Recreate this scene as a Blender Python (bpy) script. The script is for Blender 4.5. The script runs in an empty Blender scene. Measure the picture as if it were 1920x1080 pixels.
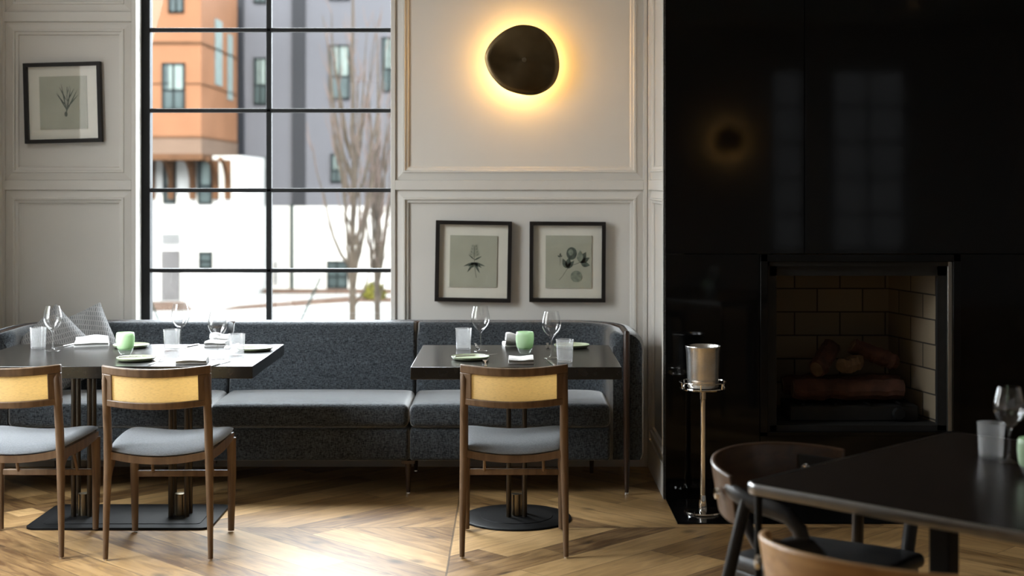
import bpy, bmesh, math, random
from math import sin, cos, pi, radians, sqrt, atan2
from mathutils import Vector, Matrix

# ------------------------------------------------------------------ scene, camera, light
scene = bpy.context.scene
COL = scene.collection
H = 1.52                                   # eye height
FPX = 2700.0                               # focal length in pixels of the 1920 wide frame
PX, PY = 962.0, 345.0                      # principal point (shifted lens)

cam_data = bpy.data.cameras.new('camera')
cam_data.sensor_width = 36.0
cam_data.lens = FPX / 1920 * 36.0
cam_data.shift_x = -(PX - 960) / 1920
cam_data.shift_y = -(540 - PY) / 1920
cam_data.clip_start = 0.05
cam_data.clip_end = 500
cam_data.dof.use_dof = True
cam_data.dof.focus_distance = 6.25
cam_data.dof.aperture_fstop = 2.3
cam = bpy.data.objects.new('camera', cam_data)
cam.location = (0, 0, H)
cam.rotation_euler = (pi / 2, 0, 0)
COL.objects.link(cam)
scene.camera = cam

scene.view_settings.view_transform = 'Standard'
scene.view_settings.look = 'None'
scene.view_settings.exposure = 0.9
scene.view_settings.gamma = 1.0
scene.view_settings.use_curve_mapping = False
scene.cycles.use_denoising = True
scene.cycles.max_bounces = 10
scene.cycles.diffuse_bounces = 5
scene.cycles.glossy_bounces = 4
scene.cycles.transparent_max_bounces = 24
scene.cycles.sample_clamp_indirect = 4.0
scene.cycles.caustics_reflective = False
scene.cycles.caustics_refractive = False

world = bpy.data.worlds.new('sky')
scene.world = world
world.use_nodes = True
bg = world.node_tree.nodes['Background']
bg.inputs['Color'].default_value = (0.86, 0.93, 1.0, 1)
bg.inputs['Strength'].default_value = 11.0

def sun(direction, strength, color, angle=1.0):
    d = bpy.data.lights.new('sun', 'SUN')
    d.energy = strength; d.color = color; d.angle = radians(angle)
    o = bpy.data.objects.new('sun', d)
    o.rotation_euler = Vector(direction).to_track_quat('-Z', 'Y').to_euler()
    COL.objects.link(o)
def daylight(loc, target, w, h, energy, color, spread=180):
    d = bpy.data.lights.new('window_daylight', 'AREA')
    d.shape = 'RECTANGLE'; d.size = w; d.size_y = h
    d.energy = energy; d.color = color; d.spread = radians(spread)
    o = bpy.data.objects.new('window_daylight', d)
    o.location = loc
    o.rotation_euler = (Vector(target) - Vector(loc)).to_track_quat('-Z', 'Y').to_euler()
    COL.objects.link(o)
sun((0.02, 0.80, -0.55), 8.5, (1.0, 0.93, 0.82))
# daylight falling through the big window beside the banquette
daylight((-2.0, 10.3, 5.4), (-0.7, 5.7, 0.0), 3.0, 2.6, 560, (0.95, 0.98, 1.0))
# daylight through the window of the left wall
daylight((-3.0, 5.65, 1.95), (0.6, 6.4, 0.9), 1.36, 2.6, 31, (1.0, 0.985, 0.96))
# light portals in the window openings
for loc, tgt, w_, h_ in (((-1.34, 8.02, 1.92), (-1.34, 0, 1.92), 1.4, 2.7), ((-2.97, 5.65, 1.92), (0, 5.65, 1.92), 1.4, 2.7)):
    daylight(loc, tgt, w_, h_, 1, (1, 1, 1))
    COL.objects[-1].data.cycles.is_portal = True
    COL.objects[-1].name = 'window_portal'

# ------------------------------------------------------------------ helpers
def at(px, py, D):
    """point at depth D seen at (px, py) of the photograph"""
    return Vector(((px - PX) * D / FPX, D, H - (py - PY) * D / FPX))

class MB:
    def __init__(s):
        s.v = []; s.f = []
    def add(s, vs, fs):
        n = len(s.v)
        s.v += [tuple(v) for v in vs]
        s.f += [tuple(i + n for i in f) for f in fs]
        return s
    def box(s, x0, x1, y0, y1, z0, z1):
        vs = [(x, y, z) for z in (z0, z1) for y in (y0, y1) for x in (x0, x1)]
        return s.add(vs, [(0, 2, 3, 1), (4, 5, 7, 6), (0, 1, 5, 4), (2, 6, 7, 3), (0, 4, 6, 2), (1, 3, 7, 5)])
    def rbox(s, x0, x1, y0, y1, z0, z1, r, mid=6, fn=None):
        """box with rounded edges, optional fn(x, y, z) -> point"""
        def ax(a, b):
            k = [0, .12, .3, .6, 1]
            L = [a + r * t for t in k]
            n = max(1, mid)
            L += [a + r + (b - a - 2 * r) * i / n for i in range(1, n)]
            return L + [b - r * t for t in reversed(k)]
        A = [ax(x0, x1), ax(y0, y1), ax(z0, z1)]
        lo = (x0 + r, y0 + r, z0 + r); hi = (x1 - r, y1 - r, z1 - r)
        idx = {}; vs = []; fs = []
        def vid(i, j, k):
            key = (i, j, k)
            if key not in idx:
                p = Vector((A[0][i], A[1][j], A[2][k]))
                q = Vector([min(max(p[t], lo[t]), hi[t]) for t in range(3)])
                d = p - q
                p = q + d.normalized() * r
                idx[key] = len(vs)
                vs.append(fn(*p) if fn else tuple(p))
            return idx[key]
        nx, ny, nz = len(A[0]) - 1, len(A[1]) - 1, len(A[2]) - 1
        for i in range(nx):
            for j in range(ny):
                fs.append((vid(i, j, 0), vid(i, j + 1, 0), vid(i + 1, j + 1, 0), vid(i + 1, j, 0)))
                fs.append((vid(i, j, nz), vid(i + 1, j, nz), vid(i + 1, j + 1, nz), vid(i, j + 1, nz)))
        for i in range(nx):
            for k in range(nz):
                fs.append((vid(i, 0, k), vid(i + 1, 0, k), vid(i + 1, 0, k + 1), vid(i, 0, k + 1)))
                fs.append((vid(i, ny, k), vid(i, ny, k + 1), vid(i + 1, ny, k + 1), vid(i + 1, ny, k)))
        for j in range(ny):
            for k in range(nz):
                fs.append((vid(0, j, k), vid(0, j, k + 1), vid(0, j + 1, k + 1), vid(0, j + 1, k)))
                fs.append((vid(nx, j, k), vid(nx, j + 1, k), vid(nx, j + 1, k + 1), vid(nx, j, k + 1)))
        return s.add(vs, fs)
    def rings(s, R, caps=True, loop=False):
        """skin a list of equal-length closed rings"""
        n = len(R[0]); vs = [p for r in R for p in r]; fs = []
        m = len(R)
        for a in range(m if loop else m - 1):
            b = (a + 1) % m
            for i in range(n):
                j = (i + 1) % n
                fs.append((a * n + i, a * n + j, b * n + j, b * n + i))
        if caps and not loop:
            fs.append(tuple(reversed(range(n)))); fs.append(tuple((m - 1) * n + i for i in range(n)))
        return s.add(vs, fs)
    def tube(s, pts, rad, n=12, sq=None, up=None):
        """tapered tube along pts; sq=(a, b) scales the section; round by default"""
        P = [Vector(p) for p in pts]
        if not hasattr(rad, '__len__'): rad = [rad] * len(P)
        R = []
        prev = None
        for i, p in enumerate(P):
            t = (P[min(i + 1, len(P) - 1)] - P[max(i - 1, 0)]).normalized()
            if prev is None:
                ref = Vector(up) if up else (Vector((0, 0, 1)) if abs(t.z) < .9 else Vector((0, 1, 0)))
                a = t.cross(ref).normalized()
            else:
                a = (prev - t * prev.dot(t)).normalized()
            b = t.cross(a); prev = a
            sa, sb = sq or (1, 1)
            R.append([p + (a * cos(2 * pi * k / n) * sa + b * sin(2 * pi * k / n) * sb) * rad[i] for k in range(n)])
        return s.rings(R)
    def lathe(s, prof, c=(0, 0, 0), n=32):
        """revolve (r, z) profile; r = 0 ends become poles"""
        vs = []; fs = []; rows = []
        for r, z in prof:
            if r < 1e-6:
                rows.append([len(vs)]); vs.append((c[0], c[1], c[2] + z))
            else:
                rows.append(list(range(len(vs), len(vs) + n)))
                vs += [(c[0] + r * cos(2 * pi * k / n), c[1] + r * sin(2 * pi * k / n), c[2] + z) for k in range(n)]
        for a, b in zip(rows, rows[1:]):
            for k in range(n):
                k2 = (k + 1) % n
                if len(a) == 1 and len(b) == 1: continue
                if len(a) == 1: fs.append((a[0], b[k2], b[k]))
                elif len(b) == 1: fs.append((a[k], a[k2], b[0]))
                else: fs.append((a[k], a[k2], b[k2], b[k]))
        return s.add(vs, fs)
    def prism(s, poly, fn, t0, t1):
        """extrude 2D poly; fn(u, v, t) -> 3D point"""
        n = len(poly)
        vs = [fn(u, v, t0) for u, v in poly] + [fn(u, v, t1) for u, v in poly]
        fs = [tuple(reversed(range(n))), tuple(range(n, 2 * n))]
        fs += [(i, (i + 1) % n, n + (i + 1) % n, n + i) for i in range(n)]
        return s.add(vs, fs)
    def slab(s, fn, u0, u1, v0, v1, t0, t1, nu, nv):
        """box in (u, v, t) parameter space mapped by fn"""
        vs = []; idx = {}
        def vid(i, j, k):
            if (i, j, k) not in idx:
                idx[(i, j, k)] = len(vs)
                vs.append(fn(u0 + (u1 - u0) * i / nu, v0 + (v1 - v0) * j / nv, t1 if k else t0))
            return idx[(i, j, k)]
        fs = []
        for i in range(nu):
            for j in range(nv):
                fs.append((vid(i, j, 0), vid(i, j + 1, 0), vid(i + 1, j + 1, 0), vid(i + 1, j, 0)))
                fs.append((vid(i, j, 1), vid(i + 1, j, 1), vid(i + 1, j + 1, 1), vid(i, j + 1, 1)))
        for i in range(nu):
            fs.append((vid(i, 0, 0), vid(i + 1, 0, 0), vid(i + 1, 0, 1), vid(i, 0, 1)))
            fs.append((vid(i, nv, 0), vid(i, nv, 1), vid(i + 1, nv, 1), vid(i + 1, nv, 0)))
        for j in range(nv):
            fs.append((vid(0, j, 0), vid(0, j, 1), vid(0, j + 1, 1), vid(0, j + 1, 0)))
            fs.append((vid(nu, j, 0), vid(nu, j + 1, 0), vid(nu, j + 1, 1), vid(nu, j, 1)))
        return s.add(vs, fs)
    def xf(s, M, start=0):
        M = Matrix(M)
        s.v = s.v[:start] + [tuple(M @ Vector(v)) for v in s.v[start:]]
        return s
    def build(s, name, m, parent=None, smooth=True, bevel=0, angle=35, seg=2):
        me = bpy.data.meshes.new(name)
        me.from_pydata(s.v, [], s.f)
        bm = bmesh.new(); bm.from_mesh(me)
        bmesh.ops.recalc_face_normals(bm, faces=bm.faces[:])
        bm.to_mesh(me); bm.free()
        me.materials.append(m)
        if smooth:
            me.polygons.foreach_set('use_smooth', [True] * len(me.polygons))
            me.set_sharp_from_angle(angle=radians(angle))
        o = bpy.data.objects.new(name, me)
        COL.objects.link(o)
        if parent: o.parent = parent
        if bevel:
            b = o.modifiers.new('bevel', 'BEVEL')
            b.width = bevel; b.segments = seg; b.limit_method = 'ANGLE'; b.angle_limit = radians(40)
            b.harden_normals = False
        return o

def thing(name, label, cat, loc=(0, 0, 0), rz=0, group=None):
    o = bpy.data.objects.new(name, None)
    o.empty_display_size = 0.1
    COL.objects.link(o)
    o.location = loc; o.rotation_euler = (0, 0, rz)
    o['label'] = label; o['category'] = cat
    if group: o['group'] = group
    return o
def tag(o, label, cat, group=None, kind=None):
    o['label'] = label; o['category'] = cat
    if group: o['group'] = group
    if kind: o['kind'] = kind
    return o
def struct(o, label=None, cat=None):
    o['kind'] = 'structure'
    if label: o['label'] = label
    if cat: o['category'] = cat
    return o
def kids(o): return [c for c in bpy.data.objects if c.parent == o]
def copy_tree(o, parent=None):
    c = o.copy(); COL.objects.link(c)
    if parent: c.parent = parent
    for ch in kids(o): copy_tree(ch, c)
    return c
def dup(src, label, loc, rz=0):
    c = copy_tree(src)
    c.location = loc; c.rotation_euler = (0, 0, rz); c['label'] = label
    return c

# ------------------------------------------------------------------ materials
def nodes(m): return m.node_tree.nodes, m.node_tree.links
def mat(name, col, rough=0.5, metal=0.0, spec=0.5, bump=None, vary=None, **kw):
    """principled material; vary=(scale, amount) noise in colour; bump=(scale, strength)"""
    m = bpy.data.materials.new(name); m.use_nodes = True
    N, L = nodes(m); p = N['Principled BSDF']
    p.inputs['Base Color'].default_value = (*col, 1)
    p.inputs['Roughness'].default_value = rough
    p.inputs['Metallic'].default_value = metal
    p.inputs['Specular IOR Level'].default_value = spec
    for k, v in kw.items(): p.inputs[k].default_value = v
    tc = N.new('ShaderNodeTexCoord')
    if vary:
        n = N.new('ShaderNodeTexNoise'); n.inputs['Scale'].default_value = vary[0]; n.inputs['Detail'].default_value = 5
        L.new(tc.outputs['Object'], n.inputs['Vector'])
        r = N.new('ShaderNodeMapRange')
        r.inputs['From Min'].default_value = .3; r.inputs['From Max'].default_value = .7
        r.inputs['To Min'].default_value = 1 - vary[1]; r.inputs['To Max'].default_value = 1 + vary[1]
        L.new(n.outputs['Fac'], r.inputs['Value'])
        x = N.new('ShaderNodeVectorMath'); x.operation = 'SCALE'
        x.inputs[0].default_value = col
        L.new(r.outputs['Result'], x.inputs['Scale'])
        L.new(x.outputs['Vector'], p.inputs['Base Color'])
    if bump:
        n = N.new('ShaderNodeTexNoise'); n.inputs['Scale'].default_value = bump[0]; n.inputs['Detail'].default_value = 3
        L.new(tc.outputs['Object'], n.inputs['Vector'])
        b = N.new('ShaderNodeBump'); b.inputs['Strength'].default_value = bump[1]; b.inputs['Distance'].default_value = .01
        L.new(n.outputs['Fac'], b.inputs['Height']); L.new(b.outputs['Normal'], p.inputs['Normal'])
    return m
def fabric(name, dark, light, scale=260, rough=.9, sheen=.25):
    """woven cloth: two stretched noises, one per thread direction"""
    m = bpy.data.materials.new(name); m.use_nodes = True
    N, L = nodes(m); p = N['Principled BSDF']
    p.inputs['Roughness'].default_value = rough
    p.inputs['Specular IOR Level'].default_value = .2
    p.inputs['Sheen Weight'].default_value = sheen; p.inputs['Sheen Roughness'].default_value = .35
    tc = N.new('ShaderNodeTexCoord')
    outs = []
    for sc in ((scale * .22, scale * .22, scale), (scale, scale, scale * .22)):
        mp = N.new('ShaderNodeMapping'); mp.inputs['Scale'].default_value = sc
        L.new(tc.outputs['Object'], mp.inputs['Vector'])
        n = N.new('ShaderNodeTexNoise'); n.inputs['Scale'].default_value = 1; n.inputs['Detail'].default_value = 2
        L.new(mp.outputs['Vector'], n.inputs['Vector']); outs.append(n.outputs['Fac'])
    a = N.new('ShaderNodeMath'); a.operation = 'ADD'
    L.new(outs[0], a.inputs[0]); L.new(outs[1], a.inputs[1])
    r = N.new('ShaderNodeMapRange'); r.inputs['From Min'].default_value = .78; r.inputs['From Max'].default_value = 1.28
    L.new(a.outputs[0], r.inputs['Value'])
    mx = N.new('ShaderNodeMix'); mx.data_type = 'RGBA'
    mx.inputs['A'].default_value = (*dark, 1); mx.inputs['B'].default_value = (*light, 1)
    L.new(r.outputs['Result'], mx.inputs['Factor']); L.new(mx.outputs['Result'], p.inputs['Base Color'])
    b = N.new('ShaderNodeBump'); b.inputs['Strength'].default_value = .35; b.inputs['Distance'].default_value = .002
    L.new(r.outputs['Result'], b.inputs['Height']); L.new(b.outputs['Normal'], p.inputs['Normal'])
    return m
def wood(name, dark, light, rough=.4, axis=2, scale=14):
    m = bpy.data.materials.new(name); m.use_nodes = True
    N, L = nodes(m); p = N['Principled BSDF']; p.inputs['Roughness'].default_value = rough
    tc = N.new('ShaderNodeTexCoord'); mp = N.new('ShaderNodeMapping')
    sc = [scale * 4] * 3; sc[axis] = scale * .35
    mp.inputs['Scale'].default_value = sc
    L.new(tc.outputs['Object'], mp.inputs['Vector'])
    n = N.new('ShaderNodeTexNoise'); n.inputs['Scale'].default_value = 1; n.inputs['Detail'].default_value = 6
    n.inputs['Distortion'].default_value = .6
    L.new(mp.outputs['Vector'], n.inputs['Vector'])
    r = N.new('ShaderNodeValToRGB')
    r.color_ramp.elements[0].position = .32; r.color_ramp.elements[0].color = (*dark, 1)
    r.color_ramp.elements[1].position = .68; r.color_ramp.elements[1].color = (*light, 1)
    L.new(n.outputs['Fac'], r.inputs['Fac']); L.new(r.outputs['Color'], p.inputs['Base Color'])
    return m
def thin_glass(name, tint=(1, 1, 1), ior=1.45, haze=0.0, hazecol=(.9, .9, .9), gain=1.0):
    """thin clear glass: see-through with Fresnel reflections, optional frosting"""
    m = bpy.data.materials.new(name); m.use_nodes = True
    N, L = nodes(m); N.remove(N['Principled BSDF'])
    out = N['Material Output']
    t = N.new('ShaderNodeBsdfTransparent'); t.inputs['Color'].default_value = (*tint, 1)
    g = N.new('ShaderNodeBsdfGlossy'); g.inputs['Roughness'].default_value = .02
    ge = N.new('ShaderNodeNewGeometry')
    dt = N.new('ShaderNodeVectorMath'); dt.operation = 'DOT_PRODUCT'
    L.new(ge.outputs['Normal'], dt.inputs[0]); L.new(ge.outputs['Incoming'], dt.inputs[1])
    def mth(op, x, y=None):
        q = N.new('ShaderNodeMath'); q.operation = op; q.use_clamp = op == 'ADD'
        for s_, v_ in enumerate((x, y)):
            if v_ is None: continue
            if isinstance(v_, (int, float)): q.inputs[s_].default_value = v_
            else: L.new(v_, q.inputs[s_])
        return q.outputs[0]
    f0 = ((ior - 1) / (ior + 1)) ** 2
    fac = mth('ADD', mth('MULTIPLY', mth('POWER', mth('SUBTRACT', 1.0, mth('ABSOLUTE', dt.outputs['Value'])), 5.0), 1 - f0), f0)
    mx = N.new('ShaderNodeMixShader')
    if gain != 1.0:
        k = N.new('ShaderNodeMath'); k.operation = 'MULTIPLY'; k.use_clamp = True; k.inputs[1].default_value = gain
        L.new(fac, k.inputs[0]); fac = k.outputs[0]
    L.new(fac, mx.inputs[0])
    base = t.outputs[0]
    if haze:
        d = N.new('ShaderNodeBsdfTranslucent'); d.inputs['Color'].default_value = (*hazecol, 1)
        e = N.new('ShaderNodeBsdfDiffuse'); e.inputs['Color'].default_value = (*hazecol, 1)
        h = N.new('ShaderNodeMixShader'); h.inputs[0].default_value = .5
        L.new(d.outputs[0], h.inputs[1]); L.new(e.outputs[0], h.inputs[2])
        k = N.new('ShaderNodeMixShader'); k.inputs[0].default_value = haze
        L.new(base, k.inputs[1]); L.new(h.outputs[0], k.inputs[2]); base = k.outputs[0]
    L.new(base, mx.inputs[1]); L.new(g.outputs[0], mx.inputs[2])
    L.new(mx.outputs[0], out.inputs['Surface'])
    return m
def translucent(name, col, amount=.5, rough=.5, weave=None):
    m = bpy.data.materials.new(name); m.use_nodes = True
    N, L = nodes(m); p = N['Principled BSDF']; out = N['Material Output']
    p.inputs['Base Color'].default_value = (*col, 1); p.inputs['Roughness'].default_value = rough
    t = N.new('ShaderNodeBsdfTranslucent'); t.inputs['Color'].default_value = (*col, 1)
    mx = N.new('ShaderNodeMixShader'); mx.inputs[0].default_value = amount
    L.new(p.outputs[0], mx.inputs[1]); L.new(t.outputs[0], mx.inputs[2])
    res = mx.outputs[0]
    if weave:
        tc = N.new('ShaderNodeTexCoord')
        mp = N.new('ShaderNodeMapping'); mp.inputs['Scale'].default_value = (150, 150, 900)
        L.new(tc.outputs['Object'], mp.inputs['Vector'])
        n = N.new('ShaderNodeTexNoise'); n.inputs['Scale'].default_value = .5; n.inputs['Detail'].default_value = 3
        L.new(mp.outputs['Vector'], n.inputs['Vector'])
        r = N.new('ShaderNodeValToRGB')
        r.color_ramp.elements[0].position = .3; r.color_ramp.elements[0].color = (*[c * .84 for c in col], 1)
        r.color_ramp.elements[1].position = .55; r.color_ramp.elements[1].color = (*col, 1)
        L.new(n.outputs['Fac'], r.inputs['Fac'])
        L.new(r.outputs['Color'], p.inputs['Base Color']); L.new(r.outputs['Color'], t.inputs['Color'])
    L.new(res, out.inputs['Surface'])
    return m
def emission(name, col, strength):
    m = bpy.data.materials.new(name); m.use_nodes = True
    N, L = nodes(m); N.remove(N['Principled BSDF'])
    e = N.new('ShaderNodeEmission'); e.inputs['Color'].default_value = (*col, 1); e.inputs['Strength'].default_value = strength
    L.new(e.outputs[0], N['Material Output'].inputs['Surface'])
    return m

FLOOR_C = (-0.26, 6.37)
def floor_material():
    """oak boards laid in concentric diamonds round FLOOR_C"""
    m = bpy.data.materials.new('oak_boards'); m.use_nodes = True
    N, L = nodes(m); p = N['Principled BSDF']
    def M(op, a, b=None, clamp=False):
        n = N.new('ShaderNodeMath'); n.operation = op; n.use_clamp = clamp
        for i, s in enumerate((a, b)):
            if s is None: continue
            if isinstance(s, (int, float)): n.inputs[i].default_value = s
            else: L.new(s, n.inputs[i])
        return n.outputs[0]
    tc = N.new('ShaderNodeTexCoord'); sp = N.new('ShaderNodeSeparateXYZ')
    L.new(tc.outputs['Object'], sp.inputs[0])
    dx = M('SUBTRACT', sp.outputs['X'], FLOOR_C[0]); dy = M('SUBTRACT', sp.outputs['Y'], FLOOR_C[1])
    # repeat every 4 m
    ax = M('PINGPONG', M('ADD', dx, 40.0), 2.0); ay = M('PINGPONG', M('ADD', dy, 40.0), 2.0)
    u = M('DIVIDE', M('ADD', ax, ay), 0.245)
    v = M('SUBTRACT', ax, ay)
    iu = M('FLOOR', u); fu = M('FRACT', u)
    sx = M('SIGN', dx); sy = M('SIGN', dy)
    quad = M('ADD', M('MULTIPLY', sx, 3.7), M('MULTIPLY', sy, 11.3))
    wn0 = N.new('ShaderNodeTexWhiteNoise'); wn0.noise_dimensions = '2D'
    c0 = N.new('ShaderNodeCombineXYZ'); L.new(iu, c0.inputs[0]); L.new(quad, c0.inputs[1]); L.new(c0.outputs[0], wn0.inputs['Vector'])
    vv = M('DIVIDE', M('ADD', v, M('MULTIPLY', wn0.outputs['Value'], 5.0)), 1.9)
    iv = M('FLOOR', vv); fv = M('FRACT', vv)
    wn = N.new('ShaderNodeTexWhiteNoise'); wn.noise_dimensions = '3D'
    c1 = N.new('ShaderNodeCombineXYZ'); L.new(iu, c1.inputs[0]); L.new(iv, c1.inputs[1]); L.new(quad, c1.inputs[2])
    L.new(c1.outputs[0], wn.inputs['Vector'])
    # grain stretched along the board
    c2 = N.new('ShaderNodeCombineXYZ')
    L.new(M('MULTIPLY', u, 2.4), c2.inputs[0]); L.new(M('MULTIPLY', v, 1.3), c2.inputs[1]); L.new(M('MULTIPLY', wn.outputs['Value'], 40.0), c2.inputs[2])
    g = N.new('ShaderNodeTexNoise'); g.inputs['Scale'].default_value = 2.4; g.inputs['Detail'].default_value = 7; g.inputs['Distortion'].default_value = .9
    L.new(c2.outputs[0], g.inputs['Vector'])
    # knots
    c3 = N.new('ShaderNodeCombineXYZ'); L.new(M('MULTIPLY', u, .8), c3.inputs[0]); L.new(M('MULTIPLY', v, 2.1), c3.inputs[1]); L.new(wn.outputs['Value'], c3.inputs[2])
    kv = N.new('ShaderNodeTexVoronoi'); kv.inputs['Scale'].default_value = 1.25; L.new(c3.outputs[0], kv.inputs['Vector'])
    knot = N.new('ShaderNodeMapRange'); knot.inputs['From Min'].default_value = .05; knot.inputs['From Max'].default_value = .2
    L.new(kv.outputs['Distance'], knot.inputs['Value'])
    ramp = N.new('ShaderNodeValToRGB'); cr = ramp.color_ramp
    cr.elements[0].position = .25; cr.elements[0].color = (.135, .068, .026, 1)
    cr.elements[1].position = .75; cr.elements[1].color = (.58, .365, .16, 1)
    e = cr.elements.new(.5); e.color = (.38, .225, .09, 1)
    tone = M('ADD', M('MULTIPLY', g.outputs['Fac'], .62), M('MULTIPLY', wn.outputs['Value'], .38))
    L.new(tone, ramp.inputs['Fac'])
    gap = M('MULTIPLY', M('GREATER_THAN', fu, .022), M('GREATER_THAN', fv, .0022))
    seam = M('MULTIPLY', M('GREATER_THAN', M('ABSOLUTE', dx), .004), M('GREATER_THAN', M('ABSOLUTE', dy), .004))
    dark = M('MULTIPLY', M('ADD', M('MULTIPLY', knot.outputs['Result'], .6), .4), M('ADD', M('MULTIPLY', M('MULTIPLY', gap, seam), .6), .4))
    x = N.new('ShaderNodeVectorMath'); x.operation = 'SCALE'
    L.new(ramp.outputs['Color'], x.inputs[0]); L.new(dark, x.inputs['Scale'])
    L.new(x.outputs['Vector'], p.inputs['Base Color'])
    rr = N.new('ShaderNodeMapRange'); rr.inputs['To Min'].default_value = .36; rr.inputs['To Max'].default_value = .52
    L.new(g.outputs['Fac'], rr.inputs['Value']); L.new(rr.outputs['Result'], p.inputs['Roughness'])
    b = N.new('ShaderNodeBump'); b.inputs['Strength'].default_value = .25; b.inputs['Distance'].default_value = .004
    L.new(M('ADD', M('MULTIPLY', g.outputs['Fac'], .3), gap), b.inputs['Height']); L.new(b.outputs['Normal'], p.inputs['Normal'])
    return m
def brick_material(name, axis):
    m = bpy.data.materials.new(name); m.use_nodes = True
    N, L = nodes(m); p = N['Principled BSDF']; p.inputs['Roughness'].default_value = .85
    tc = N.new('ShaderNodeTexCoord'); sp = N.new('ShaderNodeSeparateXYZ'); cb = N.new('ShaderNodeCombineXYZ')
    L.new(tc.outputs['Object'], sp.inputs[0])
    L.new(sp.outputs[axis], cb.inputs[0]); L.new(sp.outputs['Z'], cb.inputs[1])
    b = N.new('ShaderNodeTexBrick')
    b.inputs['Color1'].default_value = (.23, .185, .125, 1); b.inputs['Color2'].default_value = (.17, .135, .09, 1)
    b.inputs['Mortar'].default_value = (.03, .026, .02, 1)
    b.inputs['Scale'].default_value = 1; b.inputs['Mortar Size'].default_value = .004
    b.inputs['Brick Width'].default_value = .236; b.inputs['Row Height'].default_value = .122
    b.inputs['Mortar Smooth'].default_value = .2
    L.new(cb.outputs[0], b.inputs['Vector']); L.new(b.outputs['Color'], p.inputs['Base Color'])
    bp = N.new('ShaderNodeBump'); bp.invert = True; bp.inputs['Distance'].default_value = .006; bp.inputs['Strength'].default_value = .7
    L.new(b.outputs['Fac'], bp.inputs['Height']); L.new(bp.outputs['Normal'], p.inputs['Normal'])
    return m

M = {}
M['paint'] = mat('warm_white_paint', (.60, .575, .535), .55, vary=(2, .03))
M['ceiling'] = mat('ceiling_paint', (.6, .6, .58), .8, vary=(2, .03))
M['floor'] = floor_material()
M['black_metal'] = mat('black_steel', (.008, .0085, .009), .55, spec=.25, vary=(8, .2))
M['black_wood'] = mat('black_lacquer', (.014, .013, .013), .38, vary=(8, .2))
M['pane'] = thin_glass('window_glass', (.99, 1, .995), 1.45)
M['sofa'] = fabric('charcoal_tweed', (.010, .012, .015), (.078, .090, .102), 300, sheen=.9)
M['seat'] = fabric('grey_seat_cloth', (.15, .16, .175), (.24, .25, .265), 700)
M['pillow'] = None
M['walnut'] = wood('walnut', (.10, .058, .032), (.185, .115, .066), .42, scale=9)
M['walnut_dark'] = wood('dark_walnut', (.02, .010, .006), (.06, .03, .018), .35)
M['cane'] = translucent('woven_cane', (.88, .71, .41), .55, .5, weave=True)
M['tabletop'] = mat('dark_stone_top', (.012, .011, .010), .22, spec=.45, vary=(40, .25))
M['pedestal'] = mat('bronze_tube', (.075, .062, .048), .38, 1.0, vary=(6, .15))
M['sleeve'] = mat('brushed_sleeve', (.26, .22, .16), .3, 1.0, vary=(6, .15))
M['iron'] = mat('black_iron_base', (.006, .006, .0065), .5, spec=.15, vary=(30, .3))
M['chrome'] = mat('chrome', (.82, .80, .77), .06, 1.0, vary=(5, .03))
M['steel'] = mat('cutlery_steel', (.72, .70, .68), .16, 1.0, vary=(5, .04))
M['bronze'] = None
M['glow'] = emission('warm_led', (1.0, .54, .14), 72)
M['wine_glass'] = thin_glass('clear_glass', (.985, .985, .985), 1.75)
M['frosted'] = thin_glass('ribbed_tumbler_glass', (.96, .96, .96), 1.5, haze=.15)
M['votive'] = translucent('green_votive_glass', (.68, .82, .62), .5, .25)
M['votive_base'] = thin_glass('clear_votive_base', (.93, .97, .93), 1.5, haze=.1)
M['plate'] = mat('sage_glaze', (.36, .41, .27), .28, vary=(30, .18))
M['linen'] = mat('white_linen', (.82, .81, .80), .9, bump=(120, .25), vary=(20, .05))
M['frame'] = mat('black_frame', (.009, .007, .006), .5, spec=.25, vary=(10, .2))
M['mat_board'] = mat('cream_mat_board', (.74, .71, .63), .85, vary=(6, .03))
M['paper'] = mat('grey_green_paper', (.40, .40, .32), .85, vary=(9, .07))
M['ink'] = mat('grey_green_ink', (.075, .095, .075), .8, vary=(60, .35))
M['ink_pale'] = mat('pale_green_ink', (.20, .23, .18), .8, vary=(60, .35))
M['picture_glass'] = thin_glass('picture_glass', (.985, .985, .98), 1.4)
M['stone'] = mat('black_polished_stone', (.0025, .0024, .0023), .055, spec=.22, vary=(3, .3))
M['stone_edge'] = mat('rough_cut_stone_edge', (.03, .028, .025), .5, bump=(180, 1.0), vary=(160, .9))
M['hearth'] = mat('black_hearth_stone', (.003, .003, .003), .16, spec=.3, vary=(20, .3))
M['firebox_metal'] = mat('lit_firebox_trim', (.34, .33, .30), .35, 1.0, vary=(9, .1))
M['soot_shade'] = mat('soot_shade_black', (.006, .006, .006), .7, vary=(20, .4))  # also paints the shaded left and top strips of the firebox trim
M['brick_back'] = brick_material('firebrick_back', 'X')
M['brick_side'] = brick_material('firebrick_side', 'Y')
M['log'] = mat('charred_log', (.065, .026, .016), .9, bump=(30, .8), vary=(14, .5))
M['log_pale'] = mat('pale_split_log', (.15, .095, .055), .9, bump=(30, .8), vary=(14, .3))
M['bent_wood'] = wood('bent_oak', (.44, .235, .095), (.66, .39, .175), .38, axis=0, scale=8)
M['bent_dark'] = wood('bent_walnut', (.05, .024, .012), (.10, .05, .024), .35, axis=0, scale=8)
M['tan_edge'] = mat('pale_ply_edge', (.30, .23, .15), .5, vary=(40, .2))

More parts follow.
